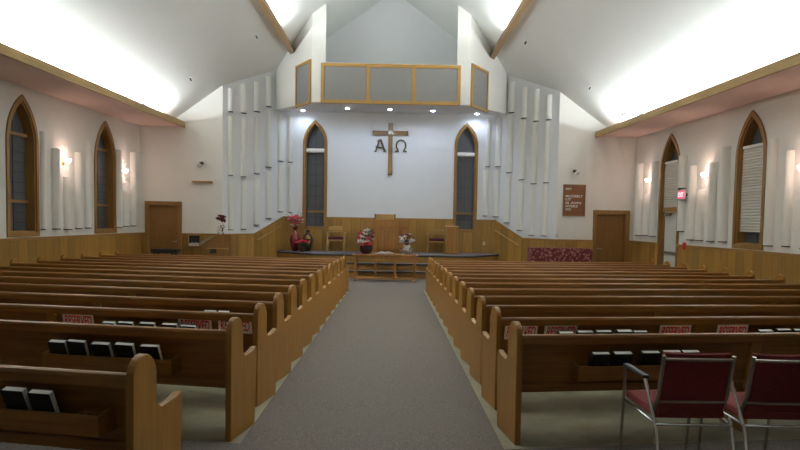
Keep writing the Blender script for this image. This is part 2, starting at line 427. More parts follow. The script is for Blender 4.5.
# -------- upper light troughs
for side, s in (('left', -1), ('right', 1)):
    xb = 3.05*s+RX; xo = 3.21*s+RX
    zb = zceil(xo)-.20
    m = MB(); m.box(min(xb, xb+s*.03), max(xb, xb+s*.03), -8, 20.2, zb, zb+.10)
    m.box(min(xb, xo), max(xb, xo), -8, 20.2, zb-.02, zb+.01); m.box(min(xo, xo-s*.02), max(xo, xo-s*.02), -8, 20.2, zb, zb+.2)
    struct(m.build('trim_3' if side == 'left' else 'trim_4', W_BEAM))
    li = bpy.data.lights.new('trough_light_'+side, 'AREA'); li.shape = 'RECTANGLE'; li.size = 12.5; li.size_y = .08; li.energy = 430; li.color = (.88, .97, 1)
    lo = bpy.data.objects.new('trough_light_'+side, li); COL.objects.link(lo)
    dirv = Vector((-s*.75, 0, .66)).normalized(); X = Vector((0, 1, 0)); Z = -dirv; Y = Z.cross(X)
    lo.matrix_world = Matrix(((X.x, Y.x, Z.x, xb+s*.08), (X.y, Y.y, Z.y, 11.3), (X.z, Y.z, Z.z, zb+.08), (0, 0, 0, 1)))

# -------- organ loft box above the alcove
YL0 = 18.4
PL = [(-3.94, 20.82), (-2.42, YL0), (-2.03, YL0), (1.82, YL0), (2.19, YL0), (3.74, 20.82)]
def zb_(y): return ZC+3.43+(y-YL0)*.075
for nme, P0, P1 in (('wall_loft_left', PL[0], PL[1]), ('wall_loft_left_post', PL[1], PL[2]), ('wall_loft_right_post', PL[3], PL[4]), ('wall_loft_right', PL[4], PL[5])):
    w = Wall(P0, P1)
    wmesh(nme, w, [(0, zb_(P0[1])), (w.L, zb_(P1[1])), (w.L, zceil(P1[0])+.03), (0, zceil(P0[0])+.03)], [], M_WALL, .1)
wc = Wall(PL[2], PL[3])
wmesh('wall_loft_front', wc, [(0, zb_(YL0)), (wc.L, zb_(YL0)), (wc.L, ZC+4.6), (0, ZC+4.6)], [], M_WALL, .1)
m = MB()
pts = [(PL[0][0], PL[0][1]+.05), (PL[1][0], PL[1][1]+.04), (PL[4][0], PL[4][1]+.04), (PL[5][0], PL[5][1]+.05), (BR[0], YB), (BL[0], YB)]
A = [m.b.verts.new((x, y, zb_(y)+.001)) for x, y in pts]; B2 = [m.b.verts.new((x, y, zb_(y)+.1)) for x, y in pts]
m.b.faces.new(A); m.b.faces.new(B2[::-1])
for i in range(6): m.b.faces.new((A[i], B2[i], B2[(i+1) % 6], A[(i+1) % 6]))
struct(m.build('ceiling_alcove', M_WALLB))
def grille(wall, u0, u1, z0, z1, n, label, off=-.06, fw_=.10, M_=None):
    g = tag(empty('organ_grille', wall.M), label, 'grille', 'grey cloth grilles on the organ loft')
    m = MB(); m.box(u0, u1, off, -.001, z1-fw_, z1, .008); m.box(u0, u1, off, -.001, z0, z0+fw_, .008)
    for i in range(n+1):
        c = u0+fw_/2+(u1-u0-fw_)*i/n; m.box(c-fw_/2, c+fw_/2, off+.003, -.001, z0+fw_*.8, z1-fw_*.8, .006)
    m.build('grille_frame', W_GRIL, g)
    for i in range(n):
        a = u0+fw_/2+(u1-u0-fw_)*i/n+fw_/2; c = u0+fw_/2+(u1-u0-fw_)*(i+1)/n-fw_/2
        MB().box(a-.005, c+.005, off+.025, -.002, z0+fw_-.01, z1-fw_+.01).build('grille_cloth', M_GRILLE, g)
grille(wc, -.13, 3.96, zb_(YL0)-.02, wc.h(392, 64.5)[1], 3, 'wide three-panel grey grille in an oak frame across the loft front')
w = Wall(PL[0], PL[1]); a = w.h(296.8, 85)[0]; b_ = w.h(311.5, 85)[0]
grille(w, a, b_, w.h(304, 106)[1], w.h(304, 63)[1], 1, 'narrow grey grille in oak frame on the left angled face of the loft', fw_=.08)
w = Wall(PL[4], PL[5]); a = w.h(470.5, 88)[0]; b_ = w.h(487, 88)[0]
grille(w, a, b_, w.h(478, 110)[1], w.h(478, 67)[1], 1, 'narrow grey grille in oak frame on the right angled face of the loft', fw_=.08)

# downlights
order = ['leftmost', 'second from left', 'middle', 'fourth from left', 'rightmost']
for i, (px, py) in enumerate(((303, 110), (347.3, 108), (390, 109), (433, 110.5), (477, 113.5))):
    # intersect with the alcove soffit plane
    n = Vector((0, -.075, 1)).normalized(); p = hit(px, py, Vector((0, YL0, ZC+3.43)), n)
    t = tag(empty('downlight', None, p), 'small round recessed spotlight under the loft, %s of the five' % order[i], 'spotlight', 'spotlights under the organ loft')
    MB().lathe([(.075, -.012), (.075, 0), (.05, .003), (.05, -.012)], 20).build('trim_ring', M_WHITE, t)
    MB().lathe([(.055, -.03), (.062, -.018), (.055, -.006)], 16).build('lamp', M_SPOT, t)
    li = bpy.data.lights.new('spot_beam', 'SPOT'); li.energy = 38 if i in (0, 4) else 64; li.spot_size = math.radians(150); li.spot_blend = .7; li.color = (.66, .79, 1); li.shadow_soft_size = .05
    lo = bpy.data.objects.new('spot_beam', li); COL.objects.link(lo); lo.location = p+Vector((0, 0, -.04))
    dv = Vector((0, .25, -1)).normalized(); lo.rotation_euler = dv.to_track_quat('-Z', 'Y').to_euler()

# -------- wainscot and its cap (trims)
zwB = wB.h(392, 218)[1]
def wains(n, wall, top, hs, skip_cap=()):
    o = struct(MB().holed([(a, z) for a, z in ([(top[0][0], BOT+.1)] + [(top[-1][0], BOT+.1)] + top[::-1])], hs, -.018, .0).build('trim_%d' % n, W_WAIN, None, wall.M))
    c = MB()
    for (a0, z0), (a1, z1) in zip(top, top[1:]):
        if (a0, a1) in skip_cap: continue
        dx, dz = a1-a0, z1-z0; l = math.hypot(dx, dz); nx, nz = -dz/l, dx/l
        c.prism([(a0, z0), (a1, z1), (a1-nx*.05, z1-nz*.05), (a0-nx*.05, z0-nz*.05)], -.036, -.018)
    c.build('cap_rail', W_TRIM, o)
    return o
cnt = 5
wains(5, wL, [(.01, ZW), (wL.L-.02, ZW)], [])
e4u0, e4u1 = e4[0], e4[1]
wains(6, wR, [(.02, ZW), (e4u0, ZW)], []); wains(7, wR, [(e4u1, ZW), (wR.L-.01, ZW)], [])
wains(8, wFL, [(.02, ZW), (hDL[0][0]-.02, ZW)], []); wains(9, wFL, [(hDL[1][0]+.02, ZW), (wFL.L, ZW)], [])
wains(10, wFR, [(0, ZW), (hDR[0][0]-.02, ZW)], [])
if wFR.L-hDR[1][0] > .06: wains(11, wFR, [(hDR[1][0]+.02, ZW), (wFR.L-.02, ZW)], [])
a = wDL.h(254, 232.5); b_ = wDL.h(283.5, 216)
wains(12, wDL, [(0, ZW), (a[0], ZW), (min(b_[0], wDL.L-.02), zwB), (wDL.L, zwB)], [])
a2 = wDR.h(523, 238.5); b2 = wDR.h(495.5, 220)
wains(13, wDR, [(0, zwB), (max(.02, b2[0]), zwB), (a2[0], ZW), (wDR.L, ZW)], [])
# alcove wainscot with notches for the windows
h5, h6 = holes['B']
def ww(h): 
    us = [p[0] for p in h]; return min(us)-.07, max(us)+.07, min(p[1] for p in h)-.07
q5, q6 = ww(h5), ww(h6)
top = [(0, zwB), (q5[0], zwB), (q5[0], q5[2]), (q5[1], q5[2]), (q5[1], zwB), (q6[0], zwB), (q6[0], q6[2]), (q6[1], q6[2]), (q6[1], zwB), (wB.L, zwB)]
o = struct(MB().holed([(0, BOT+.1), (wB.L, BOT+.1)]+top[::-1], [], -.018, 0).build('trim_14', W_WAIN, None, wB.M))
c = MB()
for a0, a1 in ((0, q5[0]), (q5[1], q6[0]), (q6[1], wB.L)): c.box(a0, a1, -.036, -.018, zwB-.05, zwB)
c.build('cap_rail', W_TRIM, o)
# ------------------------------------------------------------------ floor, carpets, platform
def slab(name, poly, th, mat, zoff=0):
    """follows the raked floor"""
    m = MB(); ys = sorted({p[1] for p in poly})
    A = [m.b.verts.new((x, y, fz(y)+zoff)) for x, y in poly]; B_ = [m.b.verts.new((x, y, fz(y)+zoff-th)) for x, y in poly]
    m.b.faces.new(A); m.b.faces.new(B_[::-1])
    for i in range(len(poly)): m.b.faces.new((A[i], B_[i], B_[(i+1) % len(poly)], A[(i+1) % len(poly)]))
    return struct(m.build(name, mat))
m = MB(); xa, xb = XL-.3, XR+.3
m.prism([(-8.3, fz(-8.3)), (15.8, ZF), (22, ZF), (22, ZF-.3), (-8.3, ZF-.3)], xa, xb, axis='x')
struct(m.build('floor', M_VINYL))
slab('floor_carpet_aisle', [(-1.075, 4.0), (.825, 4.0), (.825, 15.8), (-1.075, 15.8)], .005, M_CARP, .006)
slab('floor_carpet_back', [(XL, -8), (XR, -8), (XR, 4.36+.13*(XR-.825)), (.825, 4.36), (.825, 3.9), (-1.075, 3.9), (-1.075, 4.41), (XL, 4.41+.18*(-1.075-XL))], .004, M_CARP, .005)
slab('floor_carpet_front', [(XL, 16.9), (-3, 16.3), (-1.075, 15.8), (.825, 15.8), (3, 16.3), (XR, 16.9), (XR, YD), (4.98, YD), (4.1, 20.2), (-4.2, 20.2), (-5.1, YD), (XL, YD)], .005, M_CARP, .006)
# platform
YS = 19.5
PP = [(-3.86, 20.9), (-2.5, YS), (2.5, YS), (3.62, 21.0), (3.50, YB), (-3.66, YB)]
o = struct(MB().prism(PP, ZF, ZP-.03, axis='z').build('floor_platform', W_TRIM))
PQ = [(-3.88, 20.87), (-2.52, YS-.04), (2.52, YS-.04), (3.64, 20.97), (3.50, YB), (-3.66, YB)]
struct(MB().prism(PQ, ZP-.03, ZP, axis='z').build('floor_platform_carpet', M_PCARP))
for k, (y0, zt) in enumerate(((19.0, ZF+.23), (19.25, ZF+.455))):
    st = struct(MB().box(-2.35, 2.3, y0, YS, ZF, zt-.02).build('floor_step', W_TRIM))
    MB().box(-2.37, 2.32, y0-.03, YS, zt-.02, zt).build('step_carpet', M_PCARP, st)
    MB().box(-2.36, 2.31, y0-.022, y0, zt-.05, zt-.02).build('nosing_shadow', M_BLACK, st)  # black strip added as the shadow line below the tread edge

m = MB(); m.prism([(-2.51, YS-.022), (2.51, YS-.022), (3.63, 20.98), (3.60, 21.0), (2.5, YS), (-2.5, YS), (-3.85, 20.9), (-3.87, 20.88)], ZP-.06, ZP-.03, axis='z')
m.build('nosing_shadow', M_BLACK, o)  # dark band added as the shade beneath the platform edge
# ------------------------------------------------------------------ acoustic half-round columns
ORD = ['first', 'second', 'third', 'fourth', 'fifth', 'sixth', 'seventh', 'eighth']
def acoustic(wall, xl, xr, yt, yb, label, group, bulge=.5):
    ym = (yt+yb)/2; xm = (xl+xr)/2
    a, c = wall.h(xl, ym)[0], wall.h(xr, ym)[0]
    u0, u1 = min(a, c), max(a, c); z1 = wall.h(xm, yt)[1]; z0 = wall.h(xm, yb)[1]
    w_ = (u1-u0)/2; dp = min(.13, w_*.85)
    if wall in (wL, wR): w_ = w_*.86
    m = MB(); n = 12; t = .015
    o1 = [(w_*math.cos(math.pi*k/n), -dp*math.sin(math.pi*k/n)) for k in range(n+1)]
    i1 = [((w_-t)*math.cos(math.pi*k/n), -(dp-t)*math.sin(math.pi*k/n)) for k in range(n+1)]
    ht = z1-z0
    Ob = [m.b.verts.new((x, y, 0)) for x, y in o1]; Ot = [m.b.verts.new((x, y, ht)) for x, y in o1]
    Ib = [m.b.verts.new((x, y, 0)) for x, y in i1]; It = [m.b.verts.new((x, y, ht-.02)) for x, y in i1]
    for k in range(n):
        f = m.b.faces.new((Ob[k], Ob[k+1], Ot[k+1], Ot[k])); f.smooth = True
        f = m.b.faces.new((Ib[k], It[k], It[k+1], Ib[k+1])); f.material_index = 1
        m.b.faces.new((Ob[k], Ib[k], Ib[k+1], Ob[k+1]))
    m.b.faces.new(Ot); f = m.b.faces.new(It); f.material_index = 1
    ob = m.build('acoustic_column', [M_STRIP, M_DARK])
    ob.matrix_world = wall.at((u0+u1)/2, z0, -.002)
    MB().prism([(x*.97, y*.97) for x, y in o1], -.022, .012, axis='z').build('bottom_cap', M_BLACK, ob)
    tag(ob, label, 'acoustic panel', group)
tiers = ['upper', 'middle', 'lower']
colsL = [(228, 232.7, [(88.5, 111.5), (116, 175), (180, 229.5)]), (240.7, 246, [(84, 113), (118, 176.5), (180.5, 229)]),
         (253.8, 259.3, [(82, 111.5), (117, 173.5), (178, 224.7)]), (265.5, 271, [(77, 106.5), (110, 167), (171, 218)]),
         (277.5, 282.8, [None, (115, 161), (165, 211.5)]), (288, 293, [None, (116, 162), (166, 212)])]
for i, (a, c, ts) in enumerate(colsL):
    for j, t in enumerate(ts):
        if t: acoustic(wB if i == 5 else wDL, a, c, t[0], t[1], 'white half-round acoustic column left of the platform, %s tier, %s column from the outer edge' % (tiers[j], ORD[i]), 'acoustic columns left of the alcove')
colsR = [(544, 549.5, [(95.5, 119.5), (122, 182.5), (184, 235.5)]), (531.5, 537, [(90, 121), (124, 183.5), (186, 235)]),
         (519.5, 525, [(88, 118), (121, 179.5), (183, 230)]), (507, 512.5, [(82, 112.5), (115, 172.5), (176, 222.5)]),
         (496, 501.3, [None, (118, 166.5), (170, 216.5)]), (485, 490, [None, (119, 166.5), (170, 215.7)])]
for i, (a, c, ts) in enumerate(colsR):
    for j, t in enumerate(ts):
        if t:
            dx = {0: 2.5, 1: 0.5, 2: -2}[j]
            acoustic(wB if i == 5 else wDR, a+dx, c+dx, t[0], t[1], 'white half-round acoustic column right of the platform, %s tier, %s column from the outer edge' % (tiers[j], ORD[i]), 'acoustic columns right of the alcove')
sideL = [(39.5, 44, 132, 229, 'tall plain white half-round column just right of the nearest left window'), (51, 58, 149, 228.5, 'white half-round column left of the nearer left wall lamp'),
         (62.6, 69.5, 177, 229, 'short white half-round column ending below the nearer left wall lamp'), (74, 79.7, 152.6, 228, 'white half-round column lit pink right of the nearer left wall lamp'),
         (84, 89, 143, 227.5, 'tall white half-round column just left of the far left window'), (114.7, 119.7, 150, 227, 'white half-round column right of the far left window'),
         (121.8, 127.5, 183, 226, 'short white half-round column below the far left wall lamp'), (129.6, 134, 152.5, 225.5, 'white half-round column nearest the front left corner')]
for a, c, t, bb, lab in sideL: acoustic(wL, a, c, t, bb, lab, 'acoustic columns on the left wall')
sideR = [(638, 643, 164, 235, 'white half-round column nearest the front right corner'), (644.5, 649.5, 194, 235, 'short white half-round column below the far right wall lamp'),
         (652.5, 658, 162, 236, 'white half-round column left of the white exit door'), (680.8, 687, 156, 188, 'short white half-round column above the exit sign'),
         (680, 685.5, 200, 231, 'short white half-round column below the exit sign'), (690, 696.5, 166, 239.6, 'white half-round column left of the nearer right wall lamp'),
         (698, 705, 190, 240, 'short white half-round column below the nearer right wall lamp'), (710, 717, 163, 241, 'white half-round column right of the nearer right wall lamp'),
         (722, 730, 147.5, 241.5, 'tallest white half-round column left of the blind window'), (768, 776.5, 139, 245.5, 'tall white half-round column right of the blind window'),
         (785.5, 793.6, 151, 246, 'white half-round column lit pink at the right edge of view')]
for a, c, t, bb, lab in sideR: acoustic(wR, a, c, t, bb, lab, 'acoustic columns on the right wall')
acoustic(wR, 803, 812, 190, 248, 'short white half-round column beyond the last pink-lit one on the right wall', 'acoustic columns on the right wall')

# ------------------------------------------------------------------ sconces
def sconce(wall, px, py, label, power):
    u, z = wall.h(px, py, -.1)
    r = tag(empty('wall_lamp', wall.at(u, z, 0)), label, 'wall lamp', 'glowing wall lamps')
    MB().box(-.05, .05, -.02, -.001, -.09, .07, .008).build('back_plate', M_BRASS, r)
    MB().tube([(0, -.02, -.03), (0, -.07, -.05), (0, -.10, -.03)], .009).build('arm', M_BRASS, r)
    MB().lathe([(.02, -.05), (.055, -.035), (.075, .0), (.08, .045), (.06, .045), (.045, .0), (.02, -.03)], 18, (0, -.11, 0)).build('shade', M_SCON, r, smooth=True)
    for dz, wgt in ((.16, .65), (-.16, .35)):
        li = bpy.data.lights.new('lamp_glow', 'POINT'); li.energy = power*wgt*.72; li.color = (1, .68, .56); li.shadow_soft_size = .10
        lo = bpy.data.objects.new('lamp_glow', li); COL.objects.link(lo); lo.location = (wall.at(u, z, -.30) @ Vector((0, 0, dz)))
sconce(wL, 67, 161, 'small glowing cup-shaped lamp on the left wall, nearer the camera', 11)
sconce(wL, 125, 171, 'small glowing cup-shaped lamp on the left wall, nearer the front corner', 11)
sconce(wR, 705, 175, 'small glowing cup-shaped lamp on the right wall, nearer the camera', 11)
sconce(wR, 648.3, 180.5, 'small glowing cup-shaped lamp on the right wall, nearer the front corner', 11)
sconce(wR, 803, 168, 'glowing cup-shaped lamp on the right wall just beyond the edge of view', 11)
# ------------------------------------------------------------------ pews
def fillet_profile():
    p = [(0, 0), (.435, 0), (.435, .02)]
    p += [(.44, .10), (.462, .45), (.47, .585)]
    p += [(.468, .605), (.455, .618), (.435, .615)]         # rounded arm tip
    p += [(.40, .598), (.35, .583), (.30, .578), (.255, .582), (.225, .590), (.205, .605)]
    p += [(.203, .66), (.203, .79)]
    n = 10
    for i in range(1, n): a = math.pi*i/n; p.append((.1015+.1015*math.cos(a), .79+.11*math.sin(a)))
    p += [(0, .79)]
    return p
PROF = fillet_profile()
TANB = .222
def pew_frame(side, X, Y, ang):
    s = -1 if side == 'L' else 1
    t = -ang if side == 'L' else ang
    c = 1/math.hypot(1, t)
    xv = Vector((c, t*c, 0)); xv.z = -SL*xv.y; xv.normalize()
    yv = Vector((-t*c, c, 0)); yv.z = -SL*yv.y; yv.normalize(); zv = xv.cross(yv)
    return Matrix(((xv.x, yv.x, zv.x, X), (xv.y, yv.y, zv.y, Y), (xv.z, yv.z, zv.z, fz(Y)), (0, 0, 0, 1)))
def make_pew(side, L):
    s = -1 if side == 'L' else 1
    root = empty('pew')
    T = .046
    for x0 in (0, L-T):
        a, b = sorted((s*x0, s*(x0+T)))
        MB().prism(PROF, a, b, axis='x', bev=.008).build('end_panel', W_PEWZ, root)
    a, b = sorted((s*T, s*(L-T)))
    def slope(z, y=0): return y+(.80-z)*TANB
    MB().prism([(slope(.76, .022), .76), (slope(.36, .022), .36), (slope(.36, .045), .36), (slope(.76, .045), .76)], a, b, axis='x').build('backrest', W_PEW, root)
    MB().prism([(.0, .742), (-.004, .79), (.002, .808), (.016, .815), (.04, .812), (.055, .80), (.062, .742)], a, b, axis='x').build('top_rail', W_PEW, root)
    for f in (.33, .66):
        c = s*L*f
        MB().prism([(slope(.742, .006), .742), (slope(.37, .006), .37), (slope(.37, .022), .37), (slope(.742, .022), .742)], c-.045, c+.045, axis='x').build('stile', W_PEWZ, root)
        MB().prism([(.12, 0), (.40, 0), (.41, .40), (.12, .40)], c-.02, c+.02, axis='x').build('leg', W_PEWZ, root)
    MB().box(a, b, .09, .45, .405, .432, .008).build('seat', W_PEW, root)
    return root
def add_rack(root, x0, x1, dz=.018):
    x0, x1 = sorted((x0, x1)); m = MB()
    m.box(x0, x1, -.058, .085, .465, .478); m.prism([(-.060, .465), (-.046, .465), (-.050, .570), (-.064, .570)], x0, x1, axis='x')
    for x in (x0, x1-.015): m.prism([(-.05, .465), (.085, .465), (.06, .59), (-.055, .57)], x, x+.015, axis='x')
    # communion-cup board at the aisle end
    e0, e1 = (x1-.17, x1-.015) if root.location.x < 0 else (x0+.015, x0+.17)
    m.box(e0, e1, -.052, .06, .542, .554)
    for v in m.b.verts: v.co.z += dz
    r = m.build('book_rack', W_PEW, root)
    k = MB()
    for i in range(3): k.lathe([(.014, .5545+dz), (.014, .5555+dz)], 12, (e0+.03+i*.045, 0, 0))
    k.build('cup_hole', M_DARK, r)
LL, LR = 6.13, 5.88
pewL0 = make_pew('L', LL); pewR0 = make_pew('R', LR)
NR = 13; FR = {}
def rowname(k, side):
    names = ['frontmost', 'second', 'third', 'fourth', 'fifth', 'sixth', 'seventh', 'eighth', 'ninth', 'tenth', 'eleventh', 'twelfth', 'thirteenth']
    return 'long oak pew in the %s block, %s row counted from the platform' % (side, names[k])
for i in range(NR-1, -1, -1):
    for side, X, ang, src in (('L', -1.15, .18, pewL0), ('R', .92, .13, pewR0)):
        M = pew_frame(side, X, 4.45+.882*i, ang)
        r = dup(src, M) if i else src
        if not i: r.matrix_world = M
        FR[side, i] = (r, M)
        lab = rowname(NR-1-i, 'left' if side == 'L' else 'right')
        if i == 0 and side == 'R': lab = 'nearest long oak pew in the right block, just behind the red chairs'
        if i == 0 and side == 'L': lab = 'oak pew in the left block with five hymnals in its rack, second nearest'
        if i == 1: lab = 'oak pew in the %s block carrying red reserved signs' % ('left' if side == 'L' else 'right')
        tag(r, lab, 'pew', 'rows of oak pews')
M = pew_frame('L', -1.29, 3.09, .20)
r = dup(pewL0, M); tag(r, 'nearest oak pew at the bottom left with two hymnals in its rack', 'pew', 'rows of oak pews'); FR['L', -1] = (r, M)
bpy.context.view_layer.update()
def plx(key, px, py, off=0.0):
    M = FR[key][1]; O = M @ Vector((0, off, 0)); N = (M.to_3x3() @ Vector((0, 1, 0)))
    p = M.inverted() @ hit(px, py, O, N); return p.x, p.z
add_rack(FR['L', -1][0], -2.6, plx(('L', -1), 100, 420, -.05)[0], .04)
add_rack(FR['L', 0][0], plx(('L', 0), 43, 360, -.05)[0], plx(('L', 0), 172, 365, -.05)[0])
add_rack(FR['L', 1][0], plx(('L', 1), 98, 330, -.05)[0], plx(('L', 1), 204, 332, -.05)[0])
add_rack(FR['R', 0][0], plx(('R', 0), 578, 368, -.05)[0], plx(('R', 0), 706, 368, -.05)[0])
add_rack(FR['R', 1][0], plx(('R', 1), 549, 338, -.05)[0], plx(('R', 1), 652, 338, -.05)[0])
add_rack(FR['R', 1][0], plx(('R', 1), 755, 338, -.05)[0], plx(('R', 1), 830, 338, -.05)[0])
for i in range(2, NR):
    add_rack(FR['L', i][0], -1.9, -.75); add_rack(FR['R', i][0], .55, 1.6)

# hymnals
def make_book(w, h, t):
    r = empty('hymnal')
    m = MB(); m.box(-w/2, w/2, -t, -t+.003, 0, h); m.box(-w/2, w/2, -.003, 0, 0, h); m.box(-w/2, -w/2+.004, -t, 0, 0, h)
    m.build('cover', M_COVER, r)
    MB().box(-w/2+.004, w/2-.004, -t+.003, -.003, .003, h-.003).build('pages', M_PAGE, r)
    return r
proto = make_book(.13, .215, .044)
PHI = math.atan(TANB)
first = [True]
def book(key, xl, xr, yt, label, grp, hgt=1.0, roll=0):
    x0 = plx(key, xl, yt, -.06)[0]; x1 = plx(key, xr, yt, -.06)[0]; w = x1-x0
    M = FR[key][1] @ Matrix.Translation(((x0+x1)/2, .047, .4785+(.04 if key == ('L', -1) else .018))) @ Matrix.Rotation(.38, 4, 'X') @ Matrix.Rotation(roll, 4, 'Y')
    M = M @ Matrix.Diagonal((min(1.12, max(.8, w/.13)), random.uniform(.85, 1.1), hgt, 1))
    if first[0]: proto.matrix_world = M; r = proto; first[0] = False
    else: r = dup(proto, M)
    tag(r, label, 'book', grp)
g = 'hymnals in the nearest left pew rack'
book(('L', -1), 2, 23.5, 389, 'black hymnal with pale page edges at the lower left edge of view, left of another', g, 1.03)
book(('L', -1), 28, 50, 392, 'black hymnal with pale page edges beside the cup holes of the nearest left rack', g, 1.0)
g = 'hymnals in the second left pew rack'
for k, (a, c) in enumerate(((48.5, 65), (65, 84.5), (90, 110), (113.5, 132.5), (140, 158.5))):
    book(('L', 0), a, c, 341, 'black hymnal, %s from the left of the five in the second left pew' % ['first', 'second', 'third', 'fourth', 'fifth'][k], g, [1.0, 1.04, 1.0, 1.02, 1.0][k], [0, .04, .0, .02, -.02][k])
g = 'hymnals peeking over the left pews'
for k, (a, c) in enumerate(((102, 114.5), (116, 134), (138, 156), (160.5, 178), (179.5, 195.5))):
    book(('L', 1), a, c, 323, 'black hymnal on the left row with reserved signs, %s from the left' % ['first', 'second', 'third', 'fourth', 'fifth'][k], g, [1.04, 1.07, 1.09, 1.08, 1.04][k])
g = 'hymnals in the nearest right pew rack'
for k, (a, c) in enumerate(((593, 610.5), (614, 633), (642, 661), (663, 682), (682.5, 700))):
    book(('R', 0), a, c, 351, 'black hymnal, %s from the left in the nearest right pew rack' % ['first', 'second', 'third', 'fourth', 'fifth'][k], g, [.99, 1.0, 1.01, 1.03, 1.03][k])
g = 'hymnals on the right row with reserved signs'
for k, (a, c) in enumerate(((559, 573.5), (577, 594), (595, 613), (616, 633), (634, 648), (759, 773), (776, 792), (793.5, 809))):
    book(('R', 1), a, c, 331, 'black hymnal on the right row with reserved signs, %s from the left' % ORD[k], g, [1.03, 1.06, 1.07, 1.09, 1.04, 1.05, 1.09, 1.07][k])
g = 'hymnals deeper in the left block'
for k, (a, c) in enumerate(((204, 216), (218, 229))):
    book(('L', 2), a, c, 300, 'hymnal barely showing above the left pew rail behind the reserved signs, %s' % ['farther from the aisle', 'nearer the aisle'][k], g, 1.1)

# reserved signs
def make_sign(w, h):
    r = empty('reserved_sign')
    MB().box(-w/2, w/2, -.003, 0, 0, h).build('card', M_CARD, r)
    text_mesh('lettering', 'RESERVED', w*.88, h*.66, M_RED, r, Matrix.Translation((0, -.0045, h*.5)), .0012, .25, .012)
    return r
sg = make_sign(.29, .142); fs = True
for (key, xl, xr, yt, lab) in ((('L', 1), 62, 93, 314, 'red and white RESERVED card farthest left on the left pew'), (('L', 1), 178.5, 212, 318.5, 'red and white RESERVED card partly behind a hymnal on the left pew'),
        (('L', 1), 219, 252.5, 319, 'red and white RESERVED card on the left pew nearest the aisle'),
        (('R', 1), 504, 537, 324.5, 'red and white RESERVED card on the right pew nearest the aisle'), (('R', 1), 544, 577, 324.5, 'red and white RESERVED card left of the hymnals on the right pew'),
        (('R', 1), 660, 691.5, 324.5, 'red and white RESERVED card on the right pew, right of the hymnals'), (('R', 1), 718, 749, 324.5, 'red and white RESERVED card farthest right on the right pew')):
    k_ = -2.6 if key[0] == 'L' else 2.4; x0 = plx(key, xl+k_, yt, -.02)[0]; x1, z1 = plx(key, xr+k_, yt, -.02)
    hh = .142*math.cos(PHI)
    M = FR[key][1] @ Matrix.Translation(((x0+x1)/2, .018+(.80-z1+hh)*TANB-.016, z1-hh)) @ Matrix.Rotation(PHI, 4, 'X') @ Matrix.Diagonal(((x1-x0)/.29, 1, 1, 1))
    if fs: sg.matrix_world = M; r = sg; fs = False
    else: r = dup(sg, M)
    tag(r, lab, 'sign', 'reserved cards on the pews')
# ------------------------------------------------------------------ stacking chairs bottom right
def make_chair(arm_left):
    r = empty('stacking_chair'); W = .225; R_ = .0115
    for s in (-1, 1):
        # side frame: rear leg rises through the arm line, back upright leans toward the camera
        if s == -1:
            MB().tube([(s*W, -.16, 0), (s*(W+.0), -.05, .40), (s*(W+.008), .07, .60), (s*(W+.008), .11, .655)], R_, 10).build('leg', M_CHROME, r)
            if arm_left:
                MB().tube([(s*W, .50, 0), (s*W, .46, .42), (s*(W+.008), .43, .63), (s*(W+.008), .40, .655)], R_*.9, 10).build('leg', M_STEEL, r)
                MB().box(s*(W+.008)-.02, s*(W+.008)+.02, .09, .42, .655, .675, .008).build('armrest', M_BLACK, r)
            else: MB().tube([(s*W, .50, 0), (s*W, .45, .43)], R_*.9, 10).build('leg', M_STEEL, r)
        else:
            MB().tube([(s*W, -.16, 0), (s*W, -.05, .40), (s*W, -.02, .46)], R_, 10).build('leg', M_CHROME, r)
            MB().tube([(s*W, .50, 0), (s*W, .45, .43)], R_*.9, 10).build('leg', M_STEEL, r)
        MB().tube([(s*(W-.02), .03, .475), (s*(W-.02), -.03, .60), (s*(W-.02), -.085, .835)], R_, 10).build('back_upright', M_STEEL, r)
        MB().tube([(s*W, -.05, .42), (s*W, .46, .42)], R_*.8, 8).build('side_rail', M_CHROME, r)
    MB().tube([(-W, -.052, .415), (W, -.052, .415)], R_*.8, 8).build('stretcher', M_CHROME, r)
    # seat and back are padded, with a slightly sagging curve
    m = MB(); m.box(-W+.012, W-.012, .0, .47, .435, .485, .02); m.build('seat', M_MAROON, r)
    m = MB(); n = 10
    prof = [(-.052, .46), (-.06, .47), (-.125, .83), (-.125, .845), (-.11, .852), (-.095, .845), (-.03, .47), (-.035, .455)]
    rows = []
    for k in range(n+1):
        x = -W+.03+(2*W-.06)*k/n; sag = .03*(1-(2*k/n-1)**2)
        rows.append([m.b.verts.new((x, y+.058-.004+sag*.8, z-.012*(1-(2*k/n-1)**2))) for y, z in prof])
    for k in range(n):
        for j in range(len(prof)): f = m.b.faces.new((rows[k][j], rows[k+1][j], rows[k+1][(j+1) % len(prof)], rows[k][(j+1) % len(prof)])); f.smooth = True
    m.b.faces.new(rows[0]); m.b.faces.new(rows[-1][::-1])
    m.build('backrest', M_MAROON, r)
    for z, y in ((.815, -.083), (.545, -.012)):
        pts = [(-W+.02+(2*W-.04)*k/8, y-.006+.022*(1-(2*k/8-1)**2), z-.008*(1-(2*k/8-1)**2)) for k in range(9)]
        MB().tube(pts, .009, 8).build('back_rail', M_STEEL, r)
    return r
c1 = make_chair(True); c1.matrix_world = Matrix.Translation((1.80, 3.64, fz(3.9)+.03)) @ Matrix.Rotation(.0, 4, 'Z')
tag(c1, 'chrome-framed maroon fabric chair with one black armrest, left of its twin', 'chair', 'maroon stacking chairs behind the right pews')
c2 = make_chair(False); c2.matrix_world = Matrix.Translation((2.325, 3.63, fz(3.9)+.03)) @ Matrix.Rotation(-.02, 4, 'Z')
tag(c2, 'chrome-framed maroon fabric chair without armrest, cut by the right edge of view', 'chair', 'maroon stacking chairs behind the right pews')

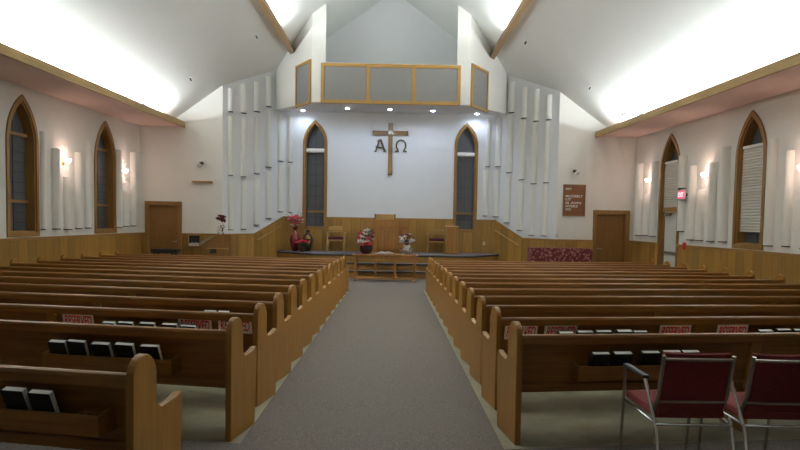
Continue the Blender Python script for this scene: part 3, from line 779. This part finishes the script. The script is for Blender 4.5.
# ------------------------------------------------------------------ cross and letters on the alcove wall
p = wB.h(390.3, 150, -.06)
zb = wB.h(389.8, 175, -.06)[1]; Z0 = zb; cr_ = tag(empty('wooden_cross', wB.at(p[0], Z0, 0)), 'tall brown wooden cross with dark edges on the white alcove wall', 'cross')
zt, zb = wB.h(391, 123.5, -.06)[1]-Z0, 0; zm = wB.h(391, 133, -.06)[1]-Z0
MB().box(-.075, .075, -.09, -.002, zb, zt, .01).build('upright', M_CROSS, cr_)
MB().box(-.59, .59, -.075, -.004, zm-.075, zm+.075, .01).build('crossbar', M_CROSS, cr_)
m = MB()
for a, b, c, d_ in ((-.078, .078, zt-.001, zt+.008), (-.078, .078, zb-.008, zb+.001)): m.box(a, b, -.093, -.003, c, d_)
for s in (-1, 1): m.box(s*.59-.01, s*.59+.01, -.078, -.003, zm-.078, zm+.078)
m.build('end_cap', M_CEDGE, cr_)
m = MB(); m.lathe([(.09, 0), (.085, .02), (.05, .035), (0, .04)], 24)
for v in m.b.verts: v.co = Vector((v.co.x, -.09-v.co.z, zm+v.co.y))
m.build('glare_disc', M_SILV, cr_, smooth=True)  # shiny disc added for the spotlight glare at the crossing
for body, xl, xr, yt, yb_, lab in (('\u0391', 373.3, 386.5, 139.5, 151.8, 'dark wooden letter alpha left of the cross'), ('\u03a9', 395, 407, 139.8, 152, 'dark wooden letter omega right of the cross')):
    u0, z0 = wB.h(xl, yb_); u1, z1 = wB.h(xr, yt); 
    e = tag(empty('wall_letter', wB.at((u0+u1)/2, (z0+z1)/2, 0)), lab, 'letter', 'greek letters beside the cross')
    w, h = u1-u0, z1-z0
    if body == '\u0391':
        m = MB(); 
        m.prism([(-.02, h/2), (.05, h/2), (w/2-.02, -h/2+.03), (w/2, -h/2), (w/2-.12, -h/2), (w/2-.09, -h/2+.03)], -.05, -.002)
        m.prism([(-.03, h/2-.02), (.0, h/2-.06), (-w/2+.10, -h/2+.03), (-w/2+.12, -h/2), (-w/2, -h/2), (-w/2+.06, -h/2+.03)], -.05, -.002)
        m.prism([(-w/2+.07, -.02), (w/2-.14, -.05), (w/2-.14, -.09), (-w/2+.08, -.06)], -.048, -.003)
        m.prism([(-.10, h/2-.06), (-.02, h/2-.005), (-.01, h/2-.03), (-.09, h/2-.09)], -.049, -.0025)
    else:
        m = MB(); n = 24
        pts_o, pts_i = [], []
        for i in range(n+1):
            a = math.radians(-58+296*i/n)
            pts_o.append((w*.46*math.cos(a), .005+h*.49*math.sin(a))); pts_i.append(((w*.46-.05)*math.cos(a), .005+(h*.49-.035)*math.sin(a)))
        m.prism(pts_o+pts_i[::-1], -.05, -.002)
        m.box(-w/2+.01, -w*.17, -.05, -.002, -h/2, -h/2+.045); m.box(w*.17, w/2-.01, -.05, -.002, -h/2, -h/2+.045)
    m.build('letter_shape', W_BOARDD, e)

# ------------------------------------------------------------------ platform furniture
def onp(px, py): # point on the platform top
    return hit(px, py, Vector((0, 0, ZP)), Vector((0, 0, 1)))
# pulpit
YPU = 20.05
pu = tag(empty('pulpit', None, (0, YPU, ZP)), 'wide oak pulpit with gothic arch panels in the platform centre', 'pulpit')
xs = [hy(x, 230, YPU).x for x in (363, 374.5, 398.5, 410.5)]
hp = hy(385, 219.5, YPU).z-ZP
MB().box(xs[0], xs[3], .10, .45, 0, hp-.04, .01).build('wing_body', W_PULP, pu)
MB().box(xs[1], xs[2], -.02, .40, 0, hp-.02, .01).build('centre_body', W_PULP, pu)
MB().box(xs[0]-.03, xs[3]+.03, .07, .47, hp-.04, hp, .01).build('top_ledge', W_PULP, pu)
MB().box(xs[1]+.0, xs[3]-.05, -.04, -.02, hp-.26, hp-.235).build('moulding', W_BOARD, pu)
def archpanel(x0, x1, y):
    m = MB(); o_ = arch(x0, x1, .1, .66, .84, 6); i_ = arch(x0+.025, x1-.025, .125, .66, .80, 6)
    m.ring(o_, i_, y-.02, y); m.build('arch_moulding', W_BOARD, pu)
cw = (xs[2]-xs[1])
archpanel(xs[1]+.09, xs[1]+cw/2-.03, -.02); archpanel(xs[1]+cw/2+.03, xs[2]-.09, -.02)
archpanel(xs[0]+.06, xs[1]-.06, .10); archpanel(xs[2]+.06, xs[3]-.06, .10)
zt = hy(385, 214.3, YPU).z-ZP; x0, x1 = hy(374.5, 216, YPU).x, hy(395.5, 216, YPU).x
rd = MB().prism([(.0, hp), (.42, hp), (.42, zt-.03), (.0, zt)], x0+.02, x1-.02, axis='x').build('reading_desk', W_LITE, pu)
for x in (x0, x1-.03): MB().prism([(-.02, hp), (.42, hp), (.42, zt), (-.02, zt+.02)], x, x+.03, axis='x').build('desk_side', M_CEDGE, rd)
# armchairs
def platform_chair(px0, px1, y0, ytop, lab, flip):
    YC = 20.75; xa = hy(px0, 240, YC).x; xb = hy(px1, 240, YC).x; w = xb-xa
    r = tag(empty('armchair', None, ((xa+xb)/2, YC, ZP)), lab, 'armchair', 'oak armchairs on the platform')
    r.scale = (flip, 1, 1); W = w/2
    hb = hy((px0+px1)/2, ytop, YC).z-ZP
    for sx in (-1, 1):
        for y, h in ((-.22, .64), (.20, .62)):
            MB().box(sx*W-.02, sx*W+.02, y-.02, y+.02, 0, h, .004).build('leg', W_LITE, r)
        MB().box(sx*W-.03, sx*W+.03, -.26, .22, .62, .65, .006).build('armrest', W_LITE, r)
        MB().box(sx*W-.015, sx*W+.015, -.2, .18, .16, .20).build('side_stretcher', W_LITE, r)
    MB().box(-W+.02, W-.02, -.21, .2, .36, .41).build('seat_frame', W_LITE, r)
    MB().box(-W+.022, W-.022, -.2, .18, .41, .50, .02).build('cushion', M_CUSH, r)
    MB().box(-W-.0, W*.65, .16, .19, .72, hb, .01).build('back_board', W_LITE, r)
    MB().box(-W-.0, W*.65, .16, .19, .64, .69, .005).build('back_slat', W_LITE, r)
    for x in (-W+.03, W*.5): MB().box(x-.018, x+.018, .165, .2, .4, .74).build('back_post', W_LITE, r)
platform_chair(328, 344.5, 240, 226.5, 'pale oak armchair with maroon cushion left of the pulpit', 1)
platform_chair(428, 444.5, 240, 229, 'pale oak armchair with maroon cushion between pulpit and lectern', -1)
# lectern
YLc = 20.1; xa, xb = hy(445.5, 240, YLc).x, hy(458.8, 240, YLc).x; hz = hy(452, 226, YLc).z-ZP
le = tag(empty('lectern', None, ((xa+xb)/2, YLc, ZP)), 'plain upright oak lectern on the platform right of the armchair', 'lectern')
W = (xb-xa)/2
MB().box(-W+.03, W-.03, 0, .32, .05, hz-.05, .006).build('body', W_PULP, le)
MB().box(-W+.015, W-.02, -.015, .34, 0, .05, .006).build('base', W_BOARD, le)
MB().prism([(-.03, hz-.06), (.36, hz-.03), (.36, hz+.0), (-.03, hz-.03)], -W, W, axis='x').build('slanted_top', W_PULP, le)
for x in (-W+.03, W*.35): MB().box(x, x+.02, -.012, 0, .05, hz-.06).build('corner_strip', W_LITE, le)
# communion table
YT = 18.0
xa, xb = hy(352, 256, YT).x, hy(418.5, 256, YT).x
ct = tag(empty('communion_table', None, ((xa+xb)/2, YT, ZF+.006)), 'low oak communion table with open front bays below the platform steps', 'table')
W = (xb-xa)/2; HT = hy(385, 254.8, YT).z-ZF-.006
MB().box(-W, W, -.02, .72, HT-.035, HT, .01).build('tabletop', W_PULP, ct)
MB().box(-W+.06, W-.06, .02, .66, HT-.13, HT-.035).build('apron', W_PULP, ct)
for k in range(4):
    x = (-W+.10)+(2*W-.2)*k/3; MB().box(x-.03, x+.03, .01, .07, .0 if k in (0, 3) else .10, HT-.13, .005).build('front_post', W_PULP, ct)
for sx in (-1, 1): MB().box(sx*(W-.10)-.03, sx*(W-.10)+.03, .60, .66, 0, HT-.13, .005).build('back_post', W_PULP, ct)
MB().box(-W+.07, W-.07, .015, .065, .06, .12, .004).build('bottom_rail', W_PULP, ct)
for sx in (-1, 1):
    ru = MB().box(-.17, .17, .03, .55, 0, .006).build('table_runner', M_MAROON)
    ru.location = (ct.location.x+sx*(W-.24), YT, ct.location.z+HT)
    tag(ru, 'flat red cloth on the %s end of the communion table' % ('left' if sx < 0 else 'right'), 'cloth', 'red cloths on the communion table')
ZT = ct.location.z+HT
# bible
bx = hy(385, 253, YT+.3).x
bb = tag(empty('open_bible', None, (bx, YT+.12, ZT)), 'open book with red ribbons lying on the communion table', 'book')
MB().box(-.30, .30, 0, .34, 0, .02, .005).build('cover', M_DRED, bb)
for s in (-1, 1):
    n = 8; pf = [(s*.29*k/n, .028+.05*math.sin(math.pi*min(1, k/n*1.1+.12))**1) for k in range(n+1)]
    MB().prism([(0, .02)]+pf+[(s*.29, .02)], .01, .33, axis='y').build('pages', M_PAPER, bb)
MB().box(.03, .30, .14, .20, .081, .087).build('ribbon', M_DRED, bb)
x = hy(403.5, 253, YT+.3).x
o = MB().lathe([(.07, 0), (.07, .01), (.02, .02), (.015, .06), (.10, .09), (.13, .14), (.12, .14), (.09, .10), (.0, .07)], 24).build('bowl', M_SILV); o.location = (x, YT+.25, ZT)
tag(o, 'small silver footed bowl on the communion table right of the open book', 'bowl')
x = hy(411, 253, YT+.3).x
gj = tag(empty('candle_jar', None, (x, YT+.25, ZT)), 'glass jar holding a pale candle on the right of the communion table', 'candle')
MB().lathe([(.055, 0), (.06, .02), (.06, .20), (.055, .20), (.055, .02), (.0, .015)], 20).build('jar', M_CUP, gj)
MB().lathe([(.045, .016), (.045, .06), (.0, .062)], 16).build('candle', M_PAPER, gj)

def bouquet(root, c, rad, spec, hh, stems=True, twigs=0, twlen=.4):
    """spec: list of (material, part name, count, petal length, width)"""
    c = Vector(c)
    if stems:
        m = MB()
        for k in range(10):
            a = random.uniform(0, 6.28); q = c+Vector((math.cos(a)*rad*.6, math.sin(a)*rad*.5, random.uniform(-.1, .5)*hh)); m.tube([c-Vector((0, 0, hh*.8)), (c*.5+q*.5)-Vector((0, 0, hh*.2)), q], .004, 5)
        m.build('stems', M_LEAF, root)
    for mat, nme, n, L, w in spec:
        m = MB()
        for k in range(n):
            v = Vector((random.gauss(0, 1), random.gauss(0, 1), random.gauss(0, 1))).normalized()*random.uniform(.55, 1)
            q = c+Vector((v.x*rad, v.y*rad*.8, v.z*hh))
            for j in range(7): m.petal(q, Vector((math.cos(j*.9), math.sin(j*.9)*.8, random.uniform(-.2, .7)))+v*.4, L, w)
        m.build(nme, mat, root)
    if twigs:
        m = MB()
        for k in range(twigs):
            a = random.uniform(-1.2, 1.2); q = c+Vector((math.sin(a)*twlen*.8, random.uniform(-.1, .1), math.cos(a)*twlen)); m.tube([c, (c+q)/2+Vector((.03, 0, .02)), q], [.006, .005, .002], 5)
        m.build('twigs', M_TWIG if mat != M_DRED else M_DRED, root)
# arrangements on the table back edge
x = hy(366, 250, YT+.5).x
fa = tag(empty('flower_arrangement', None, (x, YT+.5, ZT)), 'dark bowl of white and red flowers on the left of the communion table', 'flowers', 'flower arrangements before the pulpit')
MB().lathe([(.10, 0), (.16, .04), (.20, .14), (.19, .24), (.17, .25), (.17, .22), (0, .20)], 24).build('bowl', M_VBRN, fa)
bouquet(fa, (0, 0, .47), .27, [(M_PWHT, 'white_flowers', 24, .085, .024), (M_LEAF, 'leaves', 14, .10, .02), (M_PINK, 'red_flowers', 13, .09, .03)], .25, True)
m = MB()
for k in range(9):
    a = random.uniform(-1.0, 1.0); q = Vector((math.sin(a)*.30, 0, .42+math.cos(a)*.34)); m.tube([(0, 0, .3), q], .006, 5)
    for j in range(6): m.petal(Vector((0, 0, .3)).lerp(q, .55+.08*j), (random.uniform(-1, 1), random.uniform(-1, 1), 1), .05, .012)
m.build('red_sprays', M_DRED, fa)
x = hy(407, 250, YT+.5).x
fb = tag(empty('flower_arrangement', None, (x, YT+.5, ZT)), 'pale vase of white and dark red flowers on the right of the communion table', 'flowers', 'flower arrangements before the pulpit')
MB().lathe([(.08, 0), (.12, .05), (.13, .12), (.09, .22), (.11, .28), (.08, .28), (0, .24)], 24).build('vase', M_VWHT, fb)
bouquet(fb, (0, 0, .44), .23, [(M_PWHT, 'white_flowers', 18, .08, .024), (M_LEAF, 'leaves', 9, .09, .018), (M_DRED, 'dark_red_flowers', 9, .07, .025)], .19, True)
m = MB()
for k in range(6):
    a = random.uniform(-.9, 1.0); q = Vector((math.sin(a)*.28, 0, .36+math.cos(a)*.26)); m.tube([(0, 0, .3), q], .006, 5)
    for j in range(6): m.petal(Vector((0, 0, .3)).lerp(q, .55+.08*j), (random.uniform(-1, 1), random.uniform(-1, 1), 1), .05, .012)
m.build('red_sprays', M_DRED, fb)
# vases on the platform, left
def onY(px, Y): return hy(px, 240, Y).x
Yv = 20.7
va = tag(empty('floor_vase', None, (onY(295, Yv), Yv, ZP)), 'tall glossy dark red floor vase with red lilies, at the left of the platform', 'vase')
MB().lathe([(.08, 0), (.10, .02), (.17, .30), (.17, .40), (.12, .55), (.06, .66), (.055, .74), (.10, .82), (.085, .82), (.04, .74), (0, .6)], 28).build('vase_body', M_VRED, va)
bouquet(va, (0, 0, 1.02), .24, [(M_PINK, 'red_flowers', 12, .085, .028), (M_PWHT, 'pale_sprays', 14, .09, .012), (M_LEAF, 'leaves', 4, .08, .015)], .22, True, 7, .5)
vb = tag(empty('floor_vase', None, (onY(307.5, Yv), Yv+.1, ZP)), 'brown floor vase with a gold front and dark neck, beside the red vase', 'vase')
MB().lathe([(.08, 0), (.10, .02), (.16, .26), (.17, .40), (.14, .53), (.06, .60), (.055, .64)], 28).build('vase_body', M_VBRN, vb)
m = MB(); n = 14
for i in range(n):
    pass
m.lathe([(0, .0), (.085, .005), (.10, .0)], 20)
for v in m.b.verts: v.co = Vector((v.co.x*1.0, -.165-v.co.z*.5+abs(v.co.x)**2*3.2, .38+v.co.y*1.7))
m.build('gold_medallion', M_VGOLD, vb)
MB().lathe([(.055, .64), (.075, .70), (.06, .70), (.04, .64)], 20).build('neck', M_BLACK, vb)
vp = tag(empty('potted_poinsettia', None, (onY(302.5, Yv-.35), Yv-.35, ZP)), 'low pot of red poinsettia on the platform in front of the vases', 'potted plant')
MB().lathe([(.09, 0), (.12, .12), (.12, .14), (.1, .13), (0, .12)], 20).build('pot', M_VBRN, vp)
bouquet(vp, (0, 0, .24), .19, [(M_LEAF, 'leaves', 20, .10, .03)], .09, False)
m = MB()
for k in range(26):
    a = random.uniform(0, 6.28); rr_ = random.uniform(0, .22); q = Vector((math.cos(a)*rr_, math.sin(a)*rr_, .30+.07*(1-rr_/.22)))
    for j in range(8): m.petal(q, (math.cos(j*.8), math.sin(j*.8), .25), .075, .028)
m.build('red_bracts', M_PINK, vp)

# ------------------------------------------------------------------ front-left corner items
def box_on(wall, name, xl, xr, yt, yb, d, mat, lab, cat, grp=None):
    u0, z1 = wall.h(xl, yt, -d); u1 = wall.h(xr, yt, -d)[0]; z0 = wall.h((xl+xr)/2, yb, -d)[1]
    return u0, u1, z0, z1
# organ console with slanted lid
YO = 18.1
oc = tag(empty('organ_console', None, (0, YO, ZF+.006)), 'brown wooden organ console with slanted pale lid at the front left', 'organ')
xa, xm_, xb = hy(203, 245, YO).x, hy(219, 240, YO).x, hy(230.5, 240, YO).x; zt = hy(225, 234.6, YO).z-ZF; zl = hy(206, 244.5, YO).z-ZF
MB().prism([(xa, 0), (xb, 0), (xb, zt), (xm_-.05, zt), (xa+.0, zl), (xa, 0)][:-1], .0, .62, axis='y').build('case', W_DOOR, oc)
MB().prism([(xa-.06, zl-.02), (xm_-.06, zt-.01), (xm_-.02, zt+.03), (xa-.09, zl+.05)], -.04, .60, axis='y').build('slanted_lid', wood('lid_wood', (.30, .22, .13), (.40, .30, .18), 'x', .4), oc)
MB().box(xa+.1, xb-.05, -.01, .0, zl-.13, zl-.10).build('ledge', W_LITE, oc)
MB().box(hy(210, 250, YO).x, hy(216.5, 250, YO).x, -.006, .0, hy(212, 253.5, YO).z-ZF, hy(212, 249.3, YO).z-ZF).build('speaker_opening', M_DARK, oc)
# vase with dark red flowers on the console
x = hy(219.5, 234, YO+.25).x
vw = tag(empty('flower_vase', None, (x, YO+.25, ZF+.006+zt)), 'small white vase with dark red flowers on the organ console', 'vase')
MB().lathe([(.05, 0), (.075, .04), (.08, .10), (.045, .20), (.05, .24), (.03, .24), (0, .18)], 20).build('vase_body', M_VWHT, vw)
bouquet(vw, (.05, 0, .46), .16, [(M_DRED, 'dark_red_flowers', 16, .08, .03)], .10, True)
m = MB()
for s, p1 in ((0, (.12, -.09, .05)), (1, (.16, -.02, .22))):
    m.tube([(.04, -.05, .26), (.10, -.07, .18), p1], .012, 6)
    for k in range(5): m.petal((p1[0]-.01, -.05, p1[2]+.05*k), (random.uniform(-1, 1), -.3, random.uniform(-1, .2)), .06, .02)
m.build('trailing_spray', M_DRED, vw)
# literature rack set in the wainscot
u0, z1 = wFL.h(189, 235.5, -.04); u1 = wFL.h(200, 235.5, -.04)[0]; z0 = wFL.h(194, 246, -.04)[1]
lr = tag(empty('leaflet_rack', wFL.M), 'small dark wall rack holding pale leaflets, between the left door and organ', 'rack')
MB().ring([(u0-.02, z0-.02), (u1+.02, z0-.02), (u1+.02, z1+.02), (u0-.02, z1+.02)], [(u0, z0), (u1, z0), (u1, z1), (u0, z1)], -.10, -.02).build('rack_frame', W_TRIMZ, lr)
MB().box(u0, u1, -.03, -.0185, z0, z1).build('rack_back', M_DARK, lr)
m = MB()
for k in range(5):
    a = u0+.02+(u1-u0-.04)*k/5; m.box(a, a+(u1-u0-.04)/5-.006, -.08, -.035, z0+.002, z0+.09+.012*(k % 2))
m.build('leaflets', M_PAPER, lr)
# black bench in front of the left door
YN = 17.9; xa, xb = hy(150, 250, YN).x, hy(176.3, 250, YN).x; zt = hy(163, 249.5, YN).z-ZF
bn = tag(empty('piano_bench', None, ((xa+xb)/2, YN, ZF+.006)), 'black padded bench in front of the closed left door', 'bench')
W = (xb-xa)/2
MB().prism([(-W, zt), (W, zt), (W-.06, zt-.11), (-W+.06, zt-.11)], 0, .38, axis='y').build('seat', M_BLACK, bn)
for sx in (-1, 1):
    for y in (.03, .33): MB().box(sx*(W-.12)-.025, sx*(W-.12)+.025, y-.02, y+.02, 0, zt-.11).build('leg', M_BLACK, bn)
# shelf and spots on the front walls
u0, z = wFL.h(192, 181.5, -.1); u1 = wFL.h(211.8, 182, -.1)[0]
o = MB().box(u0, u1, -.14, -.001, z-.025, z+.025, .006).build('wall_shelf', W_LITE, None, wFL.M); tag(o, 'short bare oak shelf on the wall above the organ', 'shelf')
for wall, px, py, lab, s in ((wFL, 201, 164, 'small black and white picture spotlight above the empty shelf', 1), (wFR, 575.3, 172, 'small black and white picture spotlight above the letter board', -1)):
    u, z = wall.h(px, py, -.1)
    t = tag(empty('picture_spotlight', wall.at(u, z, 0)), lab, 'spotlight', 'wall spotlights')
    MB().tube([(0, -.001, .02), (0, -.06, .04), (0, -.12, .03)], .02, 8).build('arm', M_BLACK, t)
    MB().tube([(0.06*s, -.09, .035), (0, -.13, .01), (-.03*s, -.16, -.03)], [.045, .05, .06], 12).build('lamp_head', M_BLACK, t)
    MB().tube([(-.028*s, -.158, -.028), (-.045*s, -.185, -.055)], [.075, .07], 14).build('lens', M_WHITE, t)
# letter board
u0, z1 = wFR.h(563.8, 184.3, -.04); u1 = wFR.h(585.8, 184.6, -.04)[0]; z0 = wFR.h(573, 216, -.04)[1]
lb = tag(empty('letter_board', wFR.M), 'brown wooden notice board with rows of white letters, left of the right door', 'notice board')
MB().ring([(u0, z0), (u1, z0), (u1, z1), (u0, z1)], [(u0+.03, z0+.03), (u1-.03, z0+.03), (u1-.03, z1-.03), (u0+.03, z1-.03)], -.05, -.001).build('board_frame', W_DOOR, lb)
MB().box(u0+.03, u1-.03, -.025, -.002, z0+.03, z1-.03).build('board_panel', W_BOARD, lb)
H = z1-z0; m = MB()
for k in range(1, 9): m.box(u0+.03, u1-.03, -.04, -.025, z0+.03+(H-.06)*k/9-.006, z0+.03+(H-.06)*k/9+.006)
m.build('letter_ledge', W_BOARD, lb)
lines = [('PPT', .15, .30), ('MOZIEBLY', .37, .84), ('LIT', .47, .28), ('III AVN', .585, .76), ('NYEKE', .69, .60), ('OOC', .79, .28)]
for t_, f, wf in lines:
    w_ = (u1-u0)*wf*.92
    text_mesh('lettering', t_, w_, .072, M_LETW, lb, Matrix.Translation((u0+.07+w_/2, -.045, z1-H*f)), .003, 0, .02)
# thermostat / outlet plates
u, z = wFR.h(556.8, 235.6); o = MB().box(u-.045, u+.045, -.03, -.001, z-.055, z+.055, .006).build('thermostat', M_PAPER, None, wFR.M); tag(o, 'small beige wall box on the right front wall above the cloth-covered table', 'thermostat')
u, z = wB.h(484, 243.5); o = MB().box(u-.035, u+.035, -.03, -.0185, z-.06, z+.06, .004).build('outlet_cover', M_PAPER, None, wB.M); tag(o, 'pale electric outlet cover on the wainscot right of the lectern', 'outlet')
# covered table
YC2 = 17.9; xa, xb = hy(532.3, 252, YC2).x, hy(592.5, 252, YC2).x; zt = hy(560, 248.3, YC2).z
cl = tag(empty('covered_table', None, ((xa+xb)/2, YC2, ZF+.006)), 'long table under a dark red floral cloth by the right door', 'table')
W = (xb-xa)/2; H = zt-ZF-.006
m = MB(); n = 60; top = []; bot = []
per = [(-W, 0), (W, 0), (W, .62), (-W, .62)]
ring = []
for i in range(4):
    a, b_ = Vector(per[i]), Vector(per[(i+1) % 4]); kk = 40 if i % 2 == 0 else 14
    for j in range(kk): ring.append((a.lerp(b_, j/kk), i, j))
tv = [m.b.verts.new((p.x, p.y, H)) for p, i, j in ring]
bv = []
for k, (p, i, j) in enumerate(ring):
    nrm = [Vector((0, -1)), Vector((1, 0)), Vector((0, 1)), Vector((-1, 0))][i]; q = p+nrm*(.015+.018*math.sin(j*1.3)); bv.append(m.b.verts.new((q.x, q.y, .03)))
for k in range(len(ring)):
    f = m.b.faces.new((tv[k], tv[(k+1) % len(ring)], bv[(k+1) % len(ring)], bv[k])); f.smooth = True
m.b.faces.new(tv)
m.build('tablecloth', M_CLOTH, cl)
for sx in (-1, 1):
    for y in (.06, .56): MB().box(sx*(W-.08)-.02, sx*(W-.08)+.02, y-.02, y+.02, 0, H-.01).build('leg', M_BLACK, cl)
# handrails on the angled walls
for wall, p0, p1, lab in ((wDL, (257, 240.5), (281, 226.3), 'sloping oak handrail on the wainscot left of the platform'), (wDR, (494.8, 230.3), (518, 245.3), 'sloping oak handrail on the wainscot right of the platform')):
    a = wall.h(*p0, -.08); b_ = wall.h(*p1, -.08)
    hrl = tag(empty('handrail', wall.M), lab, 'handrail', 'handrails beside the platform')
    MB().tube([(a[0], -.08, a[1]), (b_[0], -.08, b_[1])], .022, 10).build('rail', W_LITE, hrl)
    for t in (.15, .85):
        u = a[0]+(b_[0]-a[0])*t; z = a[1]+(b_[1]-a[1])*t
        MB().tube([(u, -.019, z-.05), (u, -.07, z-.05), (u, -.08, z-.015)], .008, 6).build('bracket', M_BRASS, hrl)
# exit sign beside the white door
u0, z1 = wR.h(679.3, 191.2, -.14); u1, z0 = wR.h(685.2, 198.3, -.14)
ex = tag(empty('exit_sign', wR.M), 'small glowing pink-red exit sign beside the white door', 'exit sign')
a, c = min(u0, u1), max(u0, u1)
MB().box(a-.02, c+.02, -.17, -.135, z0-.02, z1+.02, .005).build('housing', M_WHITE, ex)
MB().box(a, c, -.175, -.17, z0, z1).build('face', M_EXIT, ex)
text_mesh('lettering', 'EXIT', (c-a)*.8, (z1-z0)*.6, M_EXITW, ex, Matrix.Translation(((a+c)/2, -.1765, (z0+z1)/2)), .001, 0, .02)
MB().box(a+.05, c-.05, -.14, -.001, (z0+z1)/2-.03, (z0+z1)/2+.03).build('mount', M_BLACK, ex)
u, z = wR.h(684, 246, -.03); o = MB().box(u-.05, u+.05, -.05, -.001, z-.09, z+.09, .008).build('fire_alarm_box', M_RED, None, wR.M)
tag(o, 'small dark red alarm box on the right wall beside the white door', 'alarm box')
# ------------------------------------------------------------------ ceiling bits
def ceil_pt(px, py, s):
    n = Vector((.72*s, 0, 1)).normalized(); return hit(px, py, Vector((RX, 0, zceil(RX))), n), n
for px, py, s, lab in ((190, 77.5, -1, 'small white sprinkler head on the left ceiling slope nearer the cove'), (256, 35, -1, 'small white sprinkler head on the left ceiling slope nearer the beam'),
                       (590.5, 86, 1, 'small white sprinkler head on the right ceiling slope nearer the cove'), (526, 41, 1, 'small white sprinkler head on the right ceiling slope nearer the beam')):
    p, n = ceil_pt(px, py, s); t = tag(empty('sprinkler_head', None, p), lab, 'sprinkler', 'sprinkler heads on the ceiling')
    MB().lathe([(.06, -.012), (.055, 0)], 14).build('escutcheon', M_WHITE, t)
    MB().tube([(0, 0, -.01), (s*-.03, 0, -.09)], .022, 8).build('head', M_BLACK, t)
for px, py, s, lab in ((146, 103.5, -1, 'thin white pole with a dark tip projecting above the left cove'), (636, 113.5, 1, 'thin white pole with a dark tip projecting above the right cove')):
    X = -6.2 if s < 0 else 6.0
    Yp = X/((px-392)/F); a = hy(px-11, py, Yp); b_ = hy(px+11, py, Yp)
    o = tag(empty('speaker_pole', None, (0, 0, 0)), lab, 'pole', 'poles above the coves')
    tipx = b_ if s < 0 else a; far = a if s < 0 else b_
    far = Vector((far.x+s*.3, far.y, far.z))
    MB().tube([tipx, far], .02, 8).build('pole', M_WHITE, o)
    MB().tube([tipx, tipx+Vector((-s*.08, 0, -.04))], .022, 8).build('tip', M_BLACK, o)
p, n = ceil_pt(12, 41, -1)
gx = Vector((0, 1, 0)); gy = n.cross(gx)
Mx = Matrix(((gx.x, gy.x, n.x, p.x), (gx.y, gy.y, n.y, p.y), (gx.z, gy.z, n.z, p.z), (0, 0, 0, 1)))
gv = tag(empty('ceiling_vent', Mx), 'small white louvred vent in the bright ceiling above the left cove', 'vent')
MB().ring([(-.22, -.1), (.22, -.1), (.22, .1), (-.22, .1)], [(-.19, -.07), (.19, -.07), (.19, .07), (-.19, .07)], -.01, .01).build('vent_frame', M_WHITE, gv).rotation_euler = (math.pi/2, 0, 0)
m = MB()
for k in range(7): m.box(-.18+.055*k, -.16+.055*k, -.07, .07, -.012, -.002)
m.build('louvre', M_LEAD, gv)

# ------------------------------------------------------------------ world and view
w = bpy.data.worlds.new('world'); S.world = w; w.use_nodes = True
w.node_tree.nodes['Background'].inputs[0].default_value = (.02, .025, .035, 1); w.node_tree.nodes['Background'].inputs[1].default_value = .3
S.view_settings.view_transform = 'Standard'; S.view_settings.look = 'None'; S.view_settings.gamma = 1; S.view_settings.use_curve_mapping = False
S.view_settings.exposure = 0.06
S.cycles.max_bounces = 10; S.cycles.diffuse_bounces = 7
